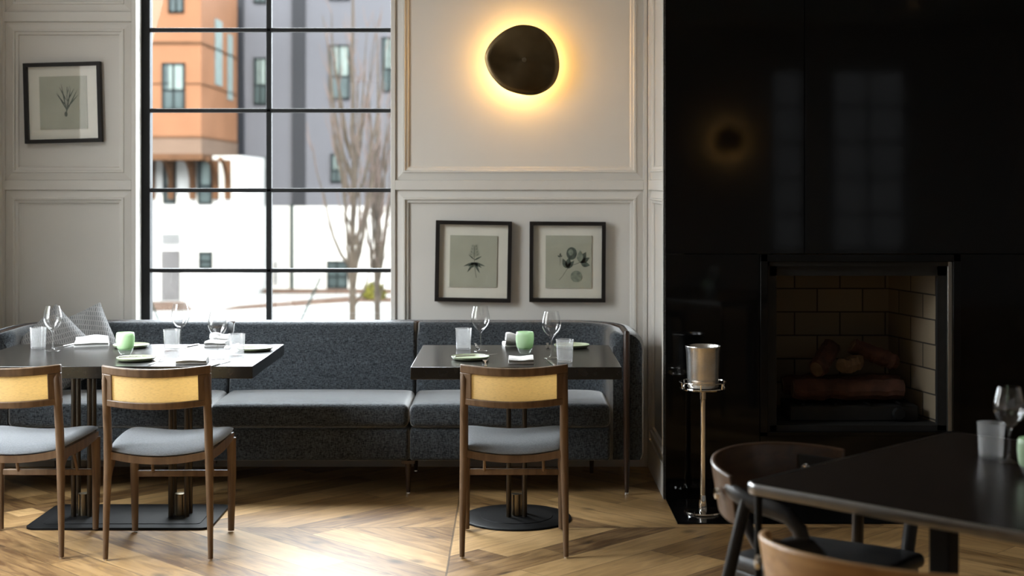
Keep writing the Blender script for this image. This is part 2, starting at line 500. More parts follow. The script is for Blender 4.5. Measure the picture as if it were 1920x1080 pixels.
def bronze():
    m = bpy.data.materials.new('spun_bronze'); m.use_nodes = True
    N, L = nodes(m); p = N['Principled BSDF']
    p.inputs['Metallic'].default_value = 1
    p.inputs['Roughness'].default_value = .27
    p.inputs['Anisotropic'].default_value = .75
    t = N.new('ShaderNodeTangent'); t.direction_type = 'RADIAL'; t.axis = 'Y'
    L.new(t.outputs[0], p.inputs['Tangent'])
    tc = N.new('ShaderNodeTexCoord'); n = N.new('ShaderNodeTexNoise'); n.inputs['Scale'].default_value = 7
    L.new(tc.outputs['Object'], n.inputs['Vector'])
    r = N.new('ShaderNodeValToRGB')
    r.color_ramp.elements[0].position = .3; r.color_ramp.elements[0].color = (.10, .07, .036, 1)
    r.color_ramp.elements[1].position = .7; r.color_ramp.elements[1].color = (.16, .115, .06, 1)
    L.new(n.outputs['Fac'], r.inputs['Fac']); L.new(r.outputs['Color'], p.inputs['Base Color'])
    return m
M['bronze'] = bronze()
def pillow_material():
    """grey cloth with rows of broken pale stripes"""
    m = bpy.data.materials.new('patterned_grey_cloth'); m.use_nodes = True
    N, L = nodes(m); p = N['Principled BSDF']; p.inputs['Roughness'].default_value = .95
    tc = N.new('ShaderNodeTexCoord')
    br = N.new('ShaderNodeTexBrick')
    br.inputs['Color1'].default_value = (.08, .08, .083, 1); br.inputs['Color2'].default_value = (.15, .15, .155, 1)
    br.inputs['Mortar'].default_value = (.24, .237, .232, 1)
    br.inputs['Scale'].default_value = 1; br.inputs['Brick Width'].default_value = .010; br.inputs['Row Height'].default_value = .026
    br.inputs['Mortar Size'].default_value = .003; br.offset = .4
    mp = N.new('ShaderNodeMapping'); mp.inputs['Rotation'].default_value = (0, 0, .5)
    L.new(tc.outputs['Object'], mp.inputs['Vector'])
    n = N.new('ShaderNodeTexNoise'); n.inputs['Scale'].default_value = 18
    L.new(tc.outputs['Object'], n.inputs['Vector'])
    ad = N.new('ShaderNodeVectorMath'); ad.operation = 'MULTIPLY_ADD'; ad.inputs[1].default_value = (.012, .012, 0)
    L.new(n.outputs['Color'], ad.inputs[0]); L.new(mp.outputs[0], ad.inputs[2]); L.new(ad.outputs[0], br.inputs['Vector'])
    L.new(br.outputs['Color'], p.inputs['Base Color'])
    return m
M['pillow'] = pillow_material()
M['brushed_silver'] = mat('frosted_silver', (.86, .85, .84), .26, 1.0, vary=(14, .12), bump=(160, .06))
M['near_top'] = mat('near_dark_tabletop', (.016, .011, .008), .27, spec=.3, vary=(20, .2))
M['black_leather'] = mat('black_leather', (.012, .012, .013), .45, vary=(30, .2), bump=(200, .15))
M['glow_soft'] = emission('soft_warm_lamp', (1.0, .62, .28), 5)
M['edge_metal'] = mat('dark_polished_edge', (.30, .30, .30), .28, 1.0, vary=(20, .1))
# ------------------------------------------------------------------ room shell
WALL = 7.74                       # face of the panelled window wall
LEFT, RIGHT, REAR, CEIL = -2.745, 6.2, -4.0, 3.5
WX0, WX1, WZ0, WZ1 = -2.027, -0.657, 0.56, 3.28      # window opening

struct(MB().box(LEFT - .2, RIGHT + .2, REAR - .2, WALL + .22, -.12, 0).build('floor', M['floor'], smooth=False), 'oak board floor laid in diamond pattern', 'floor')
struct(MB().box(LEFT - .2, RIGHT + .2, REAR - .2, WALL + .22, CEIL, CEIL + .12).build('ceiling', M['ceiling'], smooth=False), 'pale plaster ceiling', 'ceiling')

w = MB()
B0, B1 = WALL + .026, WALL + .22
w.box(LEFT - .2, WX0, B0, B1, 0, CEIL)
w.box(WX1 + .03, RIGHT + .2, B0, B1, 0, CEIL)
w.box(WX0, WX1 + .03, B0, B1, 0, WZ0)
w.box(WX0, WX1 + .03, B0, B1, WZ1, CEIL)
# raised stiles and rails
S0, S1 = WALL, WALL + .026
def stile(x0, x1, z0, z1): w.box(x0, x1, S0, S1, z0, z1)
stile(-2.052, WX0, 0, CEIL)
stile(LEFT, -2.733, 0, CEIL)
for z0, z1 in ((0, .16), (1.4885, 1.54), (2.394, 2.446), (3.36, CEIL)):
    stile(-2.733, -2.052, z0, z1)
stile(WX1, -.634, 0, CEIL)
stile(.7024, .7215, 0, CEIL)
for z0, z1 in ((0, .16), (1.4885, 1.54), (3.2, CEIL)):
    stile(-.634, .7024, z0, z1)
w.box(WX0, WX1, S0, S1, 0, WZ0); w.box(WX0, WX1, S0, S1, WZ1, CEIL)
struct(w.build('wall_back', M['paint'], bevel=.0015, smooth=False), 'warm white panelled wall around the tall window', 'wall')

PROFILE = [(0, .0), (.002, .014), (.040, .006), (.043, .001), (.052, .001), (.055, .011), (.069, .013), (.072, .024), (.08, .024)]
def moulding(fn, u0, u1, v0, v1):
    R = []
    for d, h in PROFILE:
        R.append([fn(u0 + d, v0 + d, h), fn(u1 - d, v0 + d, h), fn(u1 - d, v1 - d, h), fn(u0 + d, v1 - d, h)])
    m = MB()
    m.rings(R, caps=False)
    return m
back_fn = lambda u, v, h: (u, WALL + h, v)
n = 0
for (u0, u1, v0, v1, lab) in ((-2.733, -2.052, .16, 1.4885, 'stepped panel moulding low on the wall left of the window'),
                             (-2.733, -2.052, 1.54, 2.394, 'stepped panel moulding around the picture left of the window'),
                             (-2.733, -2.052, 2.446, 3.36, 'stepped panel moulding high on the wall left of the window'),
                             (-.634, .7024, .16, 1.4885, 'stepped panel moulding around the two pictures right of the window'),
                             (-.634, .7024, 1.54, 3.2, 'stepped panel moulding around the glowing wall lamp')):
    n += 1
    struct(moulding(back_fn, u0, u1, v0, v1).build('trim_%d' % n, M['paint'], smooth=False), lab, 'trim')
# panelled return beside the fireplace
RX = .725
r = MB()
r.box(RX + .026, RX + .10, 6.965, WALL + .02, 0, CEIL)
for y0, y1, z0, z1 in ((6.95, 6.972, 0, CEIL), (7.70, WALL, 0, CEIL), (6.972, 7.70, 0, .16), (6.972, 7.70, 1.4885, 1.54), (6.972, 7.70, 3.2, CEIL)):
    r.box(RX, RX + .026, y0, y1, z0, z1)
struct(r.build('wall_return', M['paint'], smooth=False), 'narrow panelled return between the window wall and the black fireplace', 'wall')
ret_fn = lambda u, v, h: (RX + h, u, v)
for (v0, v1, lab) in ((.16, 1.4885, 'lower moulding on the return beside the fireplace'), (1.54, 3.2, 'upper moulding on the return beside the fireplace')):
    n += 1
    struct(moulding(ret_fn, 6.972, 7.70, v0, v1).build('trim_%d' % n, M['paint'], smooth=False), lab, 'trim')
lw = MB(); ys = REAR
LEFTW = [(4.95, 6.35)]
for a, b in LEFTW:
    lw.box(LEFT - .2, LEFT, ys, a, 0, CEIL); ys = b
    lw.box(LEFT - .2, LEFT, a, b, 0, .56); lw.box(LEFT - .2, LEFT, a, b, 3.28, CEIL)
lw.box(LEFT - .2, LEFT, ys, WALL + .2, 0, CEIL)
struct(lw.build('wall_left', M['paint'], smooth=False), 'warm white wall at the left end of the banquette', 'wall')
for i, (a, b) in enumerate(LEFTW):
    f = MB(); xw = LEFT - .12
    f.box(xw - .03, xw + .03, a, a + .045, .56, 3.28); f.box(xw - .03, xw + .03, b - .045, b, .56, 3.28)
    for z in (.585, 3.255): f.box(xw - .02, xw + .02, a, b, z - .012, z + .012)
    wn = struct(f.build('window_%d' % (i + 6), M['black_metal'], smooth=False), 'black framed window in the left wall', 'window')
    MB().box(xw - .003, xw + .003, a + .02, b - .02, .57, 3.27).build('window_pane', M['pane'], wn, smooth=False)
struct(MB().box(RIGHT, RIGHT + .2, REAR, WALL + .2, 0, CEIL).build('wall_right', M['paint'], smooth=False), 'warm white wall on the right', 'wall')
# rear wall with windows behind the camera
rw = MB(); xs = LEFT - .2
REARW = [(-2.3, -.9), (.4, 1.8), (3.2, 3.64), (3.95, 4.9)]
for a, b in REARW:
    rw.box(xs, a, REAR - .2, REAR, 0, CEIL); xs = b
    rw.box(a, b, REAR - .2, REAR, 0, .68); rw.box(a, b, REAR - .2, REAR, 2.95, CEIL)
rw.box(xs, RIGHT + .2, REAR - .2, REAR, 0, CEIL)
struct(rw.build('wall_rear', M['paint'], smooth=False), 'warm white wall with windows behind the viewer', 'wall')
for i, (a, b) in enumerate(REARW):
    f = MB()
    f.box(a, a + .04, REAR - .12, REAR - .06, .68, 2.95); f.box(b - .04, b, REAR - .12, REAR - .06, .68, 2.95)
    for k in range(6):
        z = .70 + k * .446
        f.box(a, b, REAR - .12, REAR - .06, z - .015, z + .015)
    if b - a > .6: f.box((a + b) / 2 - .015, (a + b) / 2 + .015, REAR - .12, REAR - .06, .68, 2.95)
    wn = struct(f.build('window_%d' % (i + 2), M['black_metal'], smooth=False), 'black barred window behind the viewer', 'window')
    MB().box(a + .02, b - .02, REAR - .095, REAR - .09, .69, 2.94).build('window_pane', M['pane'], wn, smooth=False)

# ------------------------------------------------------------------ the tall steel window
f = MB(); GY = 7.865
f.box(WX0 + .002, WX0 + .047, GY - .015, GY + .05, WZ0, WZ1)
f.box(WX1 + .004, WX1 + .03, GY - .015, GY + .05, WZ0, WZ1)
f.box(WX0 + .002, WX1 + .03, GY - .015, GY + .05, WZ0, WZ0 + .05)
f.box(WX0 + .002, WX1 + .03, GY - .015, GY + .05, WZ1 - .05, WZ1)
win = struct(f.build('window_1', M['black_metal'], bevel=.003), 'tall black steel grid window above the banquette', 'window')
bars = MB()
bars.box(-1.347, -1.318, GY - .012, GY + .03, WZ0 + .05, WZ1 - .05)
bars.build('vertical_glazing_bar', M['black_metal'], win, bevel=.004)
ZB = [1.048, 1.486, 1.921, 2.361, 2.80]
for z in ZB:
    MB().box(WX0 + .047, WX1 + .004, GY - .012, GY + .028, z - .011, z + .011).build('horizontal_glazing_bar', M['black_metal'], win, bevel=.004)
zz = [WZ0 + .05] + ZB + [WZ1 - .05]
for a, b in zip(zz, zz[1:]):
    for x0, x1 in ((WX0 + .047, -1.347), (-1.318, WX1 + .004)):
        MB().box(x0, x1, GY + .008, GY + .013, a, b).build('window_pane', M['pane'], win, smooth=False)
struct(MB().box(WX0 + .001, WX1 + .029, WALL - .01, GY - .016, WZ0 - .02, WZ0 + .01).build('trim_8', M['paint'], smooth=False), 'white sill below the tall window', 'trim')

# ------------------------------------------------------------------ street outside
GZ = -2.48
XM = {}
def xmat(*a, **k): return mat(*a, spec=.12 if a[0] == 'dim_glazing' else .03, **k)
XM['paving'] = xmat('pale_paving', (0.116, 0.1139, 0.1092), .8, vary=(.6, .1))
XM['mulch'] = xmat('brown_mulch', (0.0355, 0.0228, 0.0165), .95, vary=(3, .35), bump=(6, .8))
XM['white'] = xmat('white_render', (0.208, 0.2023, 0.1908), .85, vary=(.5, .05))
XM['orange'] = xmat('orange_cladding', (0.078, 0.037, 0.0195), .7, vary=(.8, .08))
XM['band'] = xmat('brown_grey_band', (0.0535, 0.0357, 0.0255), .7, vary=(.8, .08))
XM['house'] = xmat('sky_blocker_wall', (.050, .047, .046), .8, vary=(.5, .1))  # wall of the added rear sky blocker
XM['slate'] = xmat('slate_cladding', (0.037, 0.037, 0.041), .7, vary=(.3, .06))
XM['slate_dark'] = xmat('dark_slate_recess', (0.0105, 0.0108, 0.012), .7, vary=(.3, .06))
XM['timber'] = xmat('brown_timber', (0.0351, 0.0171, 0.0086), .7, vary=(2, .2))
XM['glass'] = xmat('dim_glazing', (0.0174, 0.0234, 0.0234), .15, vary=(.8, .35))
XM['blind'] = xmat('pale_blind', (0.0655, 0.0786, 0.0735), .8, vary=(3, .1))
XM['sash'] = xmat('dark_sash', (0.0062, 0.0083, 0.0083), .5, vary=(3, .2))
XM['door'] = xmat('grey_door', (0.043, 0.041, 0.041), .6, vary=(1, .15))
XM['vent'] = xmat('pale_louvre', (0.0948, 0.0948, 0.0948), .6, vary=(1, .1))
XM['pipe'] = xmat('dark_green_pipe', (0.0062, 0.0104, 0.0088), .5, vary=(1, .1))
XM['bark'] = xmat('grey_tan_bark', (0.0281, 0.0226, 0.0173), .9, vary=(6, .25), bump=(40, .5))
XM['twig'] = xmat('pinkish_twigs', (0.0494, 0.0364, 0.0312), .9, vary=(3, .2))
XM['leaf'] = xmat('olive_leaf', (0.0364, 0.0338, 0.0062), .8, vary=(8, .4))

struct(MB().box(-60, 60, 8.1, 110, GZ - .2, GZ).build('ground', XM['paving'], smooth=False), 'pale paving outside the window', 'ground')
def bed(label, pts):
    P = [at(px, 345 + (H - GZ) * FPX / D, D) for px, D in pts]
    o = MB().prism([(p.x, p.y) for p in P], lambda u, v, t: (u, v, t), GZ - .01, GZ + .05).build('mulch_bed', XM['mulch'], smooth=False)
    return tag(o, label, 'mulch bed', 'mulch beds outside', 'structure')
bed('brown mulch bed at the foot of the white wall', [(500, 52.5), (760, 52.5), (760, 54.3), (470, 54.3)])
bed('brown mulch bed around the olive shrub and tree', [(420, 45.6), (560, 47.2), (660, 48.8), (760, 48.6), (760, 50.0), (650, 50.6), (540, 48.6), (440, 46.6)])
bed('reddish mulch bed by the grey door', [(270, 45.2), (360, 45.6), (345, 48.4), (270, 48.4)])

def sub(root, mb, name, m, parent=None, **kw):
    mb.xf(Matrix.Translation(-Vector(root.location)))
    return mb.build(name, m, parent or root, **kw)
def facade_window(root, px0, px1, py0, py1, D, blind=.55, split=True):
    a, b = at(px0, py1, D), at(px1, py0, D)
    x0, x1, z0, z1 = a.x, b.x, a.z, b.z
    f = MB()
    t = .07
    f.box(x0, x0 + t, D - .06, D + .1, z0, z1); f.box(x1 - t, x1, D - .06, D + .1, z0, z1)
    f.box(x0, x1, D - .06, D + .1, z0, z0 + t); f.box(x0, x1, D - .06, D + .1, z1 - t, z1)
    if split: f.box((x0 + x1) / 2 - .03, (x0 + x1) / 2 + .03, D - .06, D + .1, z0, z1)
    zs = z0 + (z1 - z0) * .42
    f.box(x0, x1, D - .06, D + .1, zs - .03, zs + .03)
    w = sub(root, f, 'window', XM['sash'], smooth=False)
    sub(root, MB().box(x0 + t, x1 - t, D - .02, D, z0 + t, z1 - t), 'pane', XM['glass'], w, smooth=False)
    if blind:
        sub(root, MB().box(x0 + (x1 - x0) * .3, x1 - t, D - .035, D - .022, zs, z1 - t), 'blind', XM['blind'], w, smooth=False)
ob = thing('apartment_building', 'orange clad apartment block with white ground floor across the street', 'building', (-13, 48, GZ))
a = at(240, 290, 48); c = at(377, 0, 48)
BX0, BX1 = -16.0, c.x
sub(ob, MB().box(BX0, BX1, 48, 54.3, 2.5, 8.7), 'upper_storeys', XM['orange'], smooth=False)
sub(ob, MB().box(BX0, BX1 + .03, 47.94, 54.3, 3.05, 3.12).box(BX0, BX1 + .03, 47.94, 54.3, 6.2, 6.27).box(BX0, BX1 + .03, 47.97, 54.3, 4.85, 4.89), 'cladding_joint', XM['timber'], smooth=False)
sub(ob, MB().box(BX0, BX1 + .02, 47.96, 54.3, 2.52, 3.05), 'spandrel_band', XM['band'], smooth=False)
sub(ob, MB().box(BX0, -9.35, 49.6, 54.2, GZ, 2.5), 'ground_floor_wall', XM['white'], smooth=False)
sub(ob, MB().box(BX0, BX1 + .05, 47.9, 54.3, 2.32, 2.52), 'soffit_beam', XM['timber'], smooth=False)
for px in (286, 322, 362, 405, 428):
    x = (px - PX) * 49.6 / FPX
    br = MB()
    pts = []
    for k in range(9):
        t = k / 8
        pts.append((x, 49.55 - 1.3 * (1 - cos(t * pi / 2)) - .05, 1.25 + 1.1 * sin(t * pi / 2)))
    br.tube(pts, .085, 6)
    br.box(x - .1, x + .1, 49.45, 49.6, 1.0, 2.35)
    sub(ob, br, 'bracket', XM['timber'])
facade_window(ob, 304, 347, 118, 206, 47.99)
facade_window(ob, 316, 345, -60, 24, 47.99)
for y0, y1 in ((-95, 110),):
    pass
facade_window(ob, 306, 330, 302, 381, 49.55, split=False)
facade_window(ob, 371, 398, 300, 382, 49.55, split=False)
facade_window(ob, 373, 398, 472, 503, 49.55, blind=0, split=False)
p0, p1 = at(303, 571, 49.55), at(337, 470, 49.55)
sub(ob, MB().box(p0.x, p1.x, 49.5, 49.6, GZ, p1.z), 'door', XM['door'], smooth=False)
lv = MB(); p0, p1 = at(303, 456, 49.55), at(337, 437, 49.55)
for k in range(6):
    z = p0.z + (p1.z - p0.z) * k / 6
    lv.box(p0.x, p1.x, 49.5, 49.6, z, z + .035)
sub(ob, lv, 'louvre_vent', XM['vent'], smooth=False)
# windows on the receding orange side
for (y0, y1, z0, z1) in ((50.2, 51.4, 5.0, 7.3), (52.4, 53.3, 4.6, 7.0)):
    f = MB().box(BX1 - .05, BX1 + .03, y0, y1, z0, z1)
    sub(ob, f, 'side_window', XM['blind'], smooth=False)

gb = thing('apartment_block', 'slate grey apartment block above a white boundary storey', 'building', (-6, 55, GZ))
gx0 = at(440, 0, 55).x
sub(gb, MB().box(gx0, 12, 55, 66, .6, 9.0), 'facade', XM['slate'], smooth=False)
a, b = at(548, 0, 55).x, at(573, 0, 55).x
sub(gb, MB().box(a, b, 54.9, 55.05, .6, 9.0), 'recessed_strip', XM['slate_dark'], smooth=False)
sub(gb, MB().box(gx0, at(458, 0, 55).x, 54.93, 55.05, .6, 9.0), 'corner_strip', XM['slate_dark'], smooth=False)
sub(gb, MB().box(gx0 + .3, 14, 54.4, 66, GZ, .68), 'white_storey', XM['white'], smooth=False)
for q in ((476, 501, 108, 196), (476, 501, 295, 386), (617, 656, 84, 186), (620, 642, 288, 342), (716, 745, 70, 172), (476, 501, -80, 6), (617, 656, -100, 0)):
    facade_window(gb, *q, 54.98)
facade_window(gb, 613, 652, 489, 540, 54.38, blind=0)
for px, w_ in ((456, .12), (547, .09)):
    x = at(px, 0, 54.3).x
    sub(gb, MB().tube([(x, 54.3, GZ), (x, 54.3, .75)], w_ / 1.4, 10), 'downpipe', XM['pipe'])
for q in ((469, 481, 479, 505), (512, 521, 486, 531)):
    p0, p1 = at(q[0], q[3], 54.35), at(q[1], q[2], 54.35)
    lv = MB()
    for k in range(7):
        z = p0.z + (p1.z - p0.z) * k / 7
        lv.box(p0.x, p1.x, 54.3, 54.42, z, z + .05)
    sub(gb, lv, 'louvre_vent', XM['vent'], smooth=False)

# bare columnar tree
def bare_tree(label, x, y, height, spread, seed):
    rnd = random.Random(seed)
    t = thing('bare_tree', label, 'tree', (x, y, GZ))
    tr = MB()
    pts = [(0, 0, 0)]
    for k in range(1, 10):
        pts.append((rnd.uniform(-.02, .02), rnd.uniform(-.03, .03), height * k / 9))
    tr.tube(pts, [.078 * (1 - .9 * k / 9) + .006 for k in range(10)], 8)
    tr.build('trunk', XM['bark'], t)
    br = MB(); tw = MB()
    for i in range(22):
        z0 = height * (.16 + .6 * (i / 34) ** .9) + rnd.uniform(-.1, .1)
        ang = i * 2.4 + rnd.uniform(-.4, .4)
        ln = height * rnd.uniform(.28, .42)
        out = spread * rnd.uniform(.55, 1.0) * (1 - .35 * z0 / height)
        P = []
        for k in range(7):
            s = k / 6
            rr = out * s ** .65
            P.append((cos(ang) * rr + rnd.uniform(-.025, .025), sin(ang) * rr + rnd.uniform(-.025, .025), z0 + ln * s ** 1.15))
        br.tube(P, [(.026 + .014 * (i % 3)) * (1 - .85 * k / 6) for k in range(7)], 6)
        for j in range(6):
            k = rnd.randint(2, 6); q = Vector(P[k])
            a2 = ang + rnd.uniform(-1.4, 1.4); l2 = rnd.uniform(.35, .8)
            tw.tube([q, q + Vector((cos(a2) * l2 * .22, sin(a2) * l2 * .22, l2 * .5)), q + Vector((cos(a2) * l2 * .34, sin(a2) * l2 * .34, l2))], [.011, .008, .004], 5)
    br.build('branches', XM['bark'], t)['kind'] = 'stuff'
    tw.build('twigs', XM['twig'], t)['kind'] = 'stuff'
    return t
bare_tree('bare upright tree with pinkish twigs outside the window', at(662, 0, 30).x, 30, 8.6, .95, 4)
bare_tree('slim bare tree half hidden by the right edge of the window', at(708, 0, 33).x, 33, 7.4, .45, 9)
st = tag(MB().tube([at(601, 520, 29.5), at(562, 606, 29.2), at(562, 606, 29.2) + Vector((-.55, -.1, -1.4))], .022, 6).build('guy_stake', XM['pipe']), 'thin dark stake slanting beside the bare tree', 'stake', 'guy stakes')
st = tag(MB().tube([at(284, 568, 30), at(299, 605, 30), at(299, 605, 30) + Vector((.55, 0, -1.4))], .022, 6).build('guy_stake', XM['pipe']), 'thin dark stake at the lower left window corner', 'stake', 'guy stakes')
sh = MB(); rnd = random.Random(3)
for i in range(420):
    d = Vector((rnd.gauss(0, 1), rnd.gauss(0, 1), abs(rnd.gauss(0, 1)))).normalized()
    rr = rnd.uniform(.55, 1)
    c = Vector((d.x * .42 * rr, d.y * .42 * rr, .06 + d.z * .56 * rr))
    a = Vector((rnd.gauss(0, 1), rnd.gauss(0, 1), rnd.gauss(0, 1))).normalized() * .09
    b = d.cross(a).normalized() * .05
    sh.add([c - a, c + b, c + a, c - b], [(0, 1, 2, 3)])
s = thing('shrub', 'small rounded olive green shrub on the mulch', 'shrub', (at(701, 0, 49.4).x, 49.4, GZ + .05))
sh.build('foliage', XM['leaf'], s, smooth=False)
MB().tube([(0, 0, -.01), (0, 0, .3)], .03, 6).build('stem', XM['bark'], s)
# block added to dim the rear windows, seen only as a dim reflection
hb = thing('rear_sky_blocker', 'grey block added behind the viewer to dim the rear windows, seen only in reflections', 'building', (2, -13, -.1))
sub(hb, MB().box(-14, 18, -21, -13, -.2, 12), 'wall', XM['house'], smooth=False)
sub(hb, MB().box(-14.4, 18.4, -21.4, -12.6, 12, 12.4), 'roof', XM['slate_dark'], smooth=False)
struct(MB().box(-40, 40, -60, REAR - .2, -.3, -.1).box(-40, LEFT - .2, REAR - .2, 8.1, -.3, -.1).box(RIGHT + .2, 40, REAR - .2, 8.1, -.3, -.1).build('ground', XM['paving'], smooth=False), 'pale paving around the building', 'ground')

lb = thing('side_sky_blocker', 'unseen plaster block added to cut the sky at the left window', 'building', (-16, 4, -.1))  # added out of view to cut sky light at the left window
sub(lb, MB().box(-24, -16, -12, 16, -.1, 6), 'wall', XM['white'], smooth=False)
sub(lb, MB().box(-24.4, -15.6, -12.4, 16.4, 6, 6.4), 'roof', XM['slate_dark'], smooth=False)
# ------------------------------------------------------------------ fireplace
FY = 6.92
fp = thing('fireplace', 'tall black polished stone fireplace with brick firebox', 'fireplace', (3.0, FY, 0))
OX0, OX1, OZ0, OZ1 = 1.187, 2.148, .31, 1.182
def slab(x0, x1, z0, z1):
    sub(fp, MB().box(x0 + .0015, x1 - .0015, FY, FY + .03, z0, z1), 'stone_panel', M['stone'], bevel=.0012, smooth=False)
slab(.733, 1.40, OZ1 + .003, CEIL - .01)
slab(1.40, 3.4, OZ1 + .003, CEIL - .01)
slab(3.4, RIGHT - .002, OZ1 + .003, CEIL - .01)
slab(.733, OX0, 0.006, OZ1)
slab(OX0, OX1, 0.006, OZ0)
slab(OX1, 3.9, 0.006, OZ1)
slab(3.9, RIGHT - .002, 0.006, OZ1)
sub(fp, MB().box(.724, .733, FY - .001, FY + .03, 0.004, CEIL - .005), 'stone_edge', M['stone_edge'], smooth=False)
core = MB()
core.box(.83, OX0 - .01, FY + .03, 7.72, 0, CEIL - .02); core.box(OX1 + .01, RIGHT - .01, FY + .03, 7.72, 0, CEIL - .02)
core.box(OX0 - .01, OX1 + .01, FY + .03, 7.72, 0, OZ0 - .02); core.box(OX0 - .01, OX1 + .01, FY + .03, 7.72, OZ1 + .02, CEIL - .02)
sub(fp, core, 'masonry_core', M['soot_shade'], smooth=False)
# metal surround
fr = MB()
t = .035
fr.box(OX0, OX0 + t, FY - .012, FY + .02, OZ0, OZ1); fr.box(OX1 - t, OX1, FY - .012, FY + .02, OZ0, OZ1)
fr.box(OX0, OX1, FY - .012, FY + .02, OZ1 - t, OZ1); fr.box(OX0, OX1, FY - .012, FY + .02, OZ0, OZ0 + .02)
sub(fp, fr, 'surround_frame', M['stone'], bevel=.002)
tr = MB()
IX0, IX1, IZ0, IZ1 = OX0 + t, OX1 - t, OZ0 + .02, OZ1 - t
tr.box(IX1 - .022, IX1, FY + .005, FY + .03, IZ0, IZ1)  # right strip alone in bright metal, window light on it painted in
sub(fp, tr, 'lit_metal_trim', M['firebox_metal'], bevel=.002)
bk = MB()
bk.box(IX0, IX0 + .012, FY + .005, FY + .03, IZ0, IZ1); bk.box(IX0, IX1 - .022, FY + .005, FY + .03, IZ1 - .022, IZ1)  # left and top strips of the same trim, painted black for shade
bk.box(IX0 + .012, IX0 + .05, FY + .03, FY + .06, IZ0, IZ1 - .02); bk.box(IX1 - .065, IX1 - .022, FY + .03, FY + .06, IZ0, IZ1 - .02)
bk.box(IX0, IX1, FY + .03, FY + .06, IZ1 - .07, IZ1 - .02)
sub(fp, bk, 'inner_frame', M['soot_shade'], smooth=False)
FXL, FXR, FBY = IX0 + .05, IX1 - .065, 7.50
BL, BR = 1.30, 1.955
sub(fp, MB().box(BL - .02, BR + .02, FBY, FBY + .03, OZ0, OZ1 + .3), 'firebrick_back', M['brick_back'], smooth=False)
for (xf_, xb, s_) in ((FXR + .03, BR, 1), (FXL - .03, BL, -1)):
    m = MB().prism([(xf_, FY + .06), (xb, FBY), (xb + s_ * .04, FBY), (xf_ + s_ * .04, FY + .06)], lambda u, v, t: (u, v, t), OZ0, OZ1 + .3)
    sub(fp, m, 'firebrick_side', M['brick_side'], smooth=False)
sub(fp, MB().box(OX0, OX1, FY + .03, FBY, OZ0 - .01, OZ0 + .045), 'firebox_floor', M['soot_shade'], smooth=False)
sub(fp, MB().box(FXL - .05, FXR + .05, FY + .06, FBY + .02, OZ1 + .28, OZ1 + .31), 'smoke_shelf', M['soot_shade'], smooth=False)

he = tag(MB().box(.734, RIGHT - .01, 6.433, FY - .001, 0.0005, .006).build('hearth_slab', M['hearth'], bevel=.002, smooth=False), 'flat black stone hearth set in the oak floor before the fireplace', 'hearth')

# gas grate and logs
gr = thing('fire_grate', 'black iron burner tray under the logs in the firebox', 'grate', (1.66, 7.2, OZ0 + .045))
t_ = MB().box(-.30, .33, -.13, .13, 0, .075); t_.build('burner_tray', M['soot_shade'], gr, bevel=.006)
for x in (-.24, -.08, .08, .24):
    MB().tube([(x, -.15, .085), (x, .12, .085)], .008, 8).build('grate_bar', M['iron'], gr)
kn = MB().lathe([(0, 0), (.03, 0), (.034, .012), (.026, .03), (0, .032)], n=20)
kn.xf(Matrix.Translation((.23, -.135, .04)) @ Matrix.Rotation(pi / 2, 4, 'X'))
kn.build('control_knob', M['black_metal'], gr)
def log(label, a, b, r, m, seed, flat=1.0):
    rnd = random.Random(seed)
    a, b = Vector(a), Vector(b)
    c = (a + b) / 2
    o = thing('firewood_log', label, 'log', c, 0, 'logs in the firebox')
    P = []; R = []
    for k in range(13):
        s = k / 12
        p = a.lerp(b, s) - c + Vector((rnd.uniform(-1, 1), rnd.uniform(-1, 1), rnd.uniform(-1, 1))) * r * .09
        P.append(p); R.append(r * (rnd.uniform(.88, 1.1)) * (.93 if k in (0, 12) else 1))
    mb = MB().tube(P, R, 14)
    mb.v = [tuple(Vector(v) * (1 + rnd.uniform(-.05, .05))) if False else v for v in mb.v]
    rr = [rnd.uniform(.86, 1.12) for _ in range(14)]
    for i in range(13):
        for k in range(14):
            v = Vector(mb.v[i * 14 + k]); v = P[i] + (v - P[i]) * rr[k]
            mb.v[i * 14 + k] = tuple(v)
    mb.build('bark', m, o, angle=25)
    for q, d in ((P[0], (P[0] - P[1]).normalized()), (P[-1], (P[-1] - P[-2]).normalized())):
        MB().tube([q - d * .002, q + d * .004], r * .8, 12).build('cut_end', M['log_pale'], o)
zf = OZ0 + .045 + .093
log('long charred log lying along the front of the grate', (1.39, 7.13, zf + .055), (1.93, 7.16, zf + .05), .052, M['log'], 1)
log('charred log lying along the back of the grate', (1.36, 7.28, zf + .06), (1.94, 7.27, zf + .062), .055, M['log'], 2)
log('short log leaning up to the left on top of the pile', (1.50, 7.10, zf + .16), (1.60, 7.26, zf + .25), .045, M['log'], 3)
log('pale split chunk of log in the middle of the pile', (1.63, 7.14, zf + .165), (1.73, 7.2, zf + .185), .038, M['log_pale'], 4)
log('crooked log sloping down to the right on top of the pile', (1.70, 7.22, zf + .26), (1.92, 7.22, zf + .175), .04, M['log'], 5)
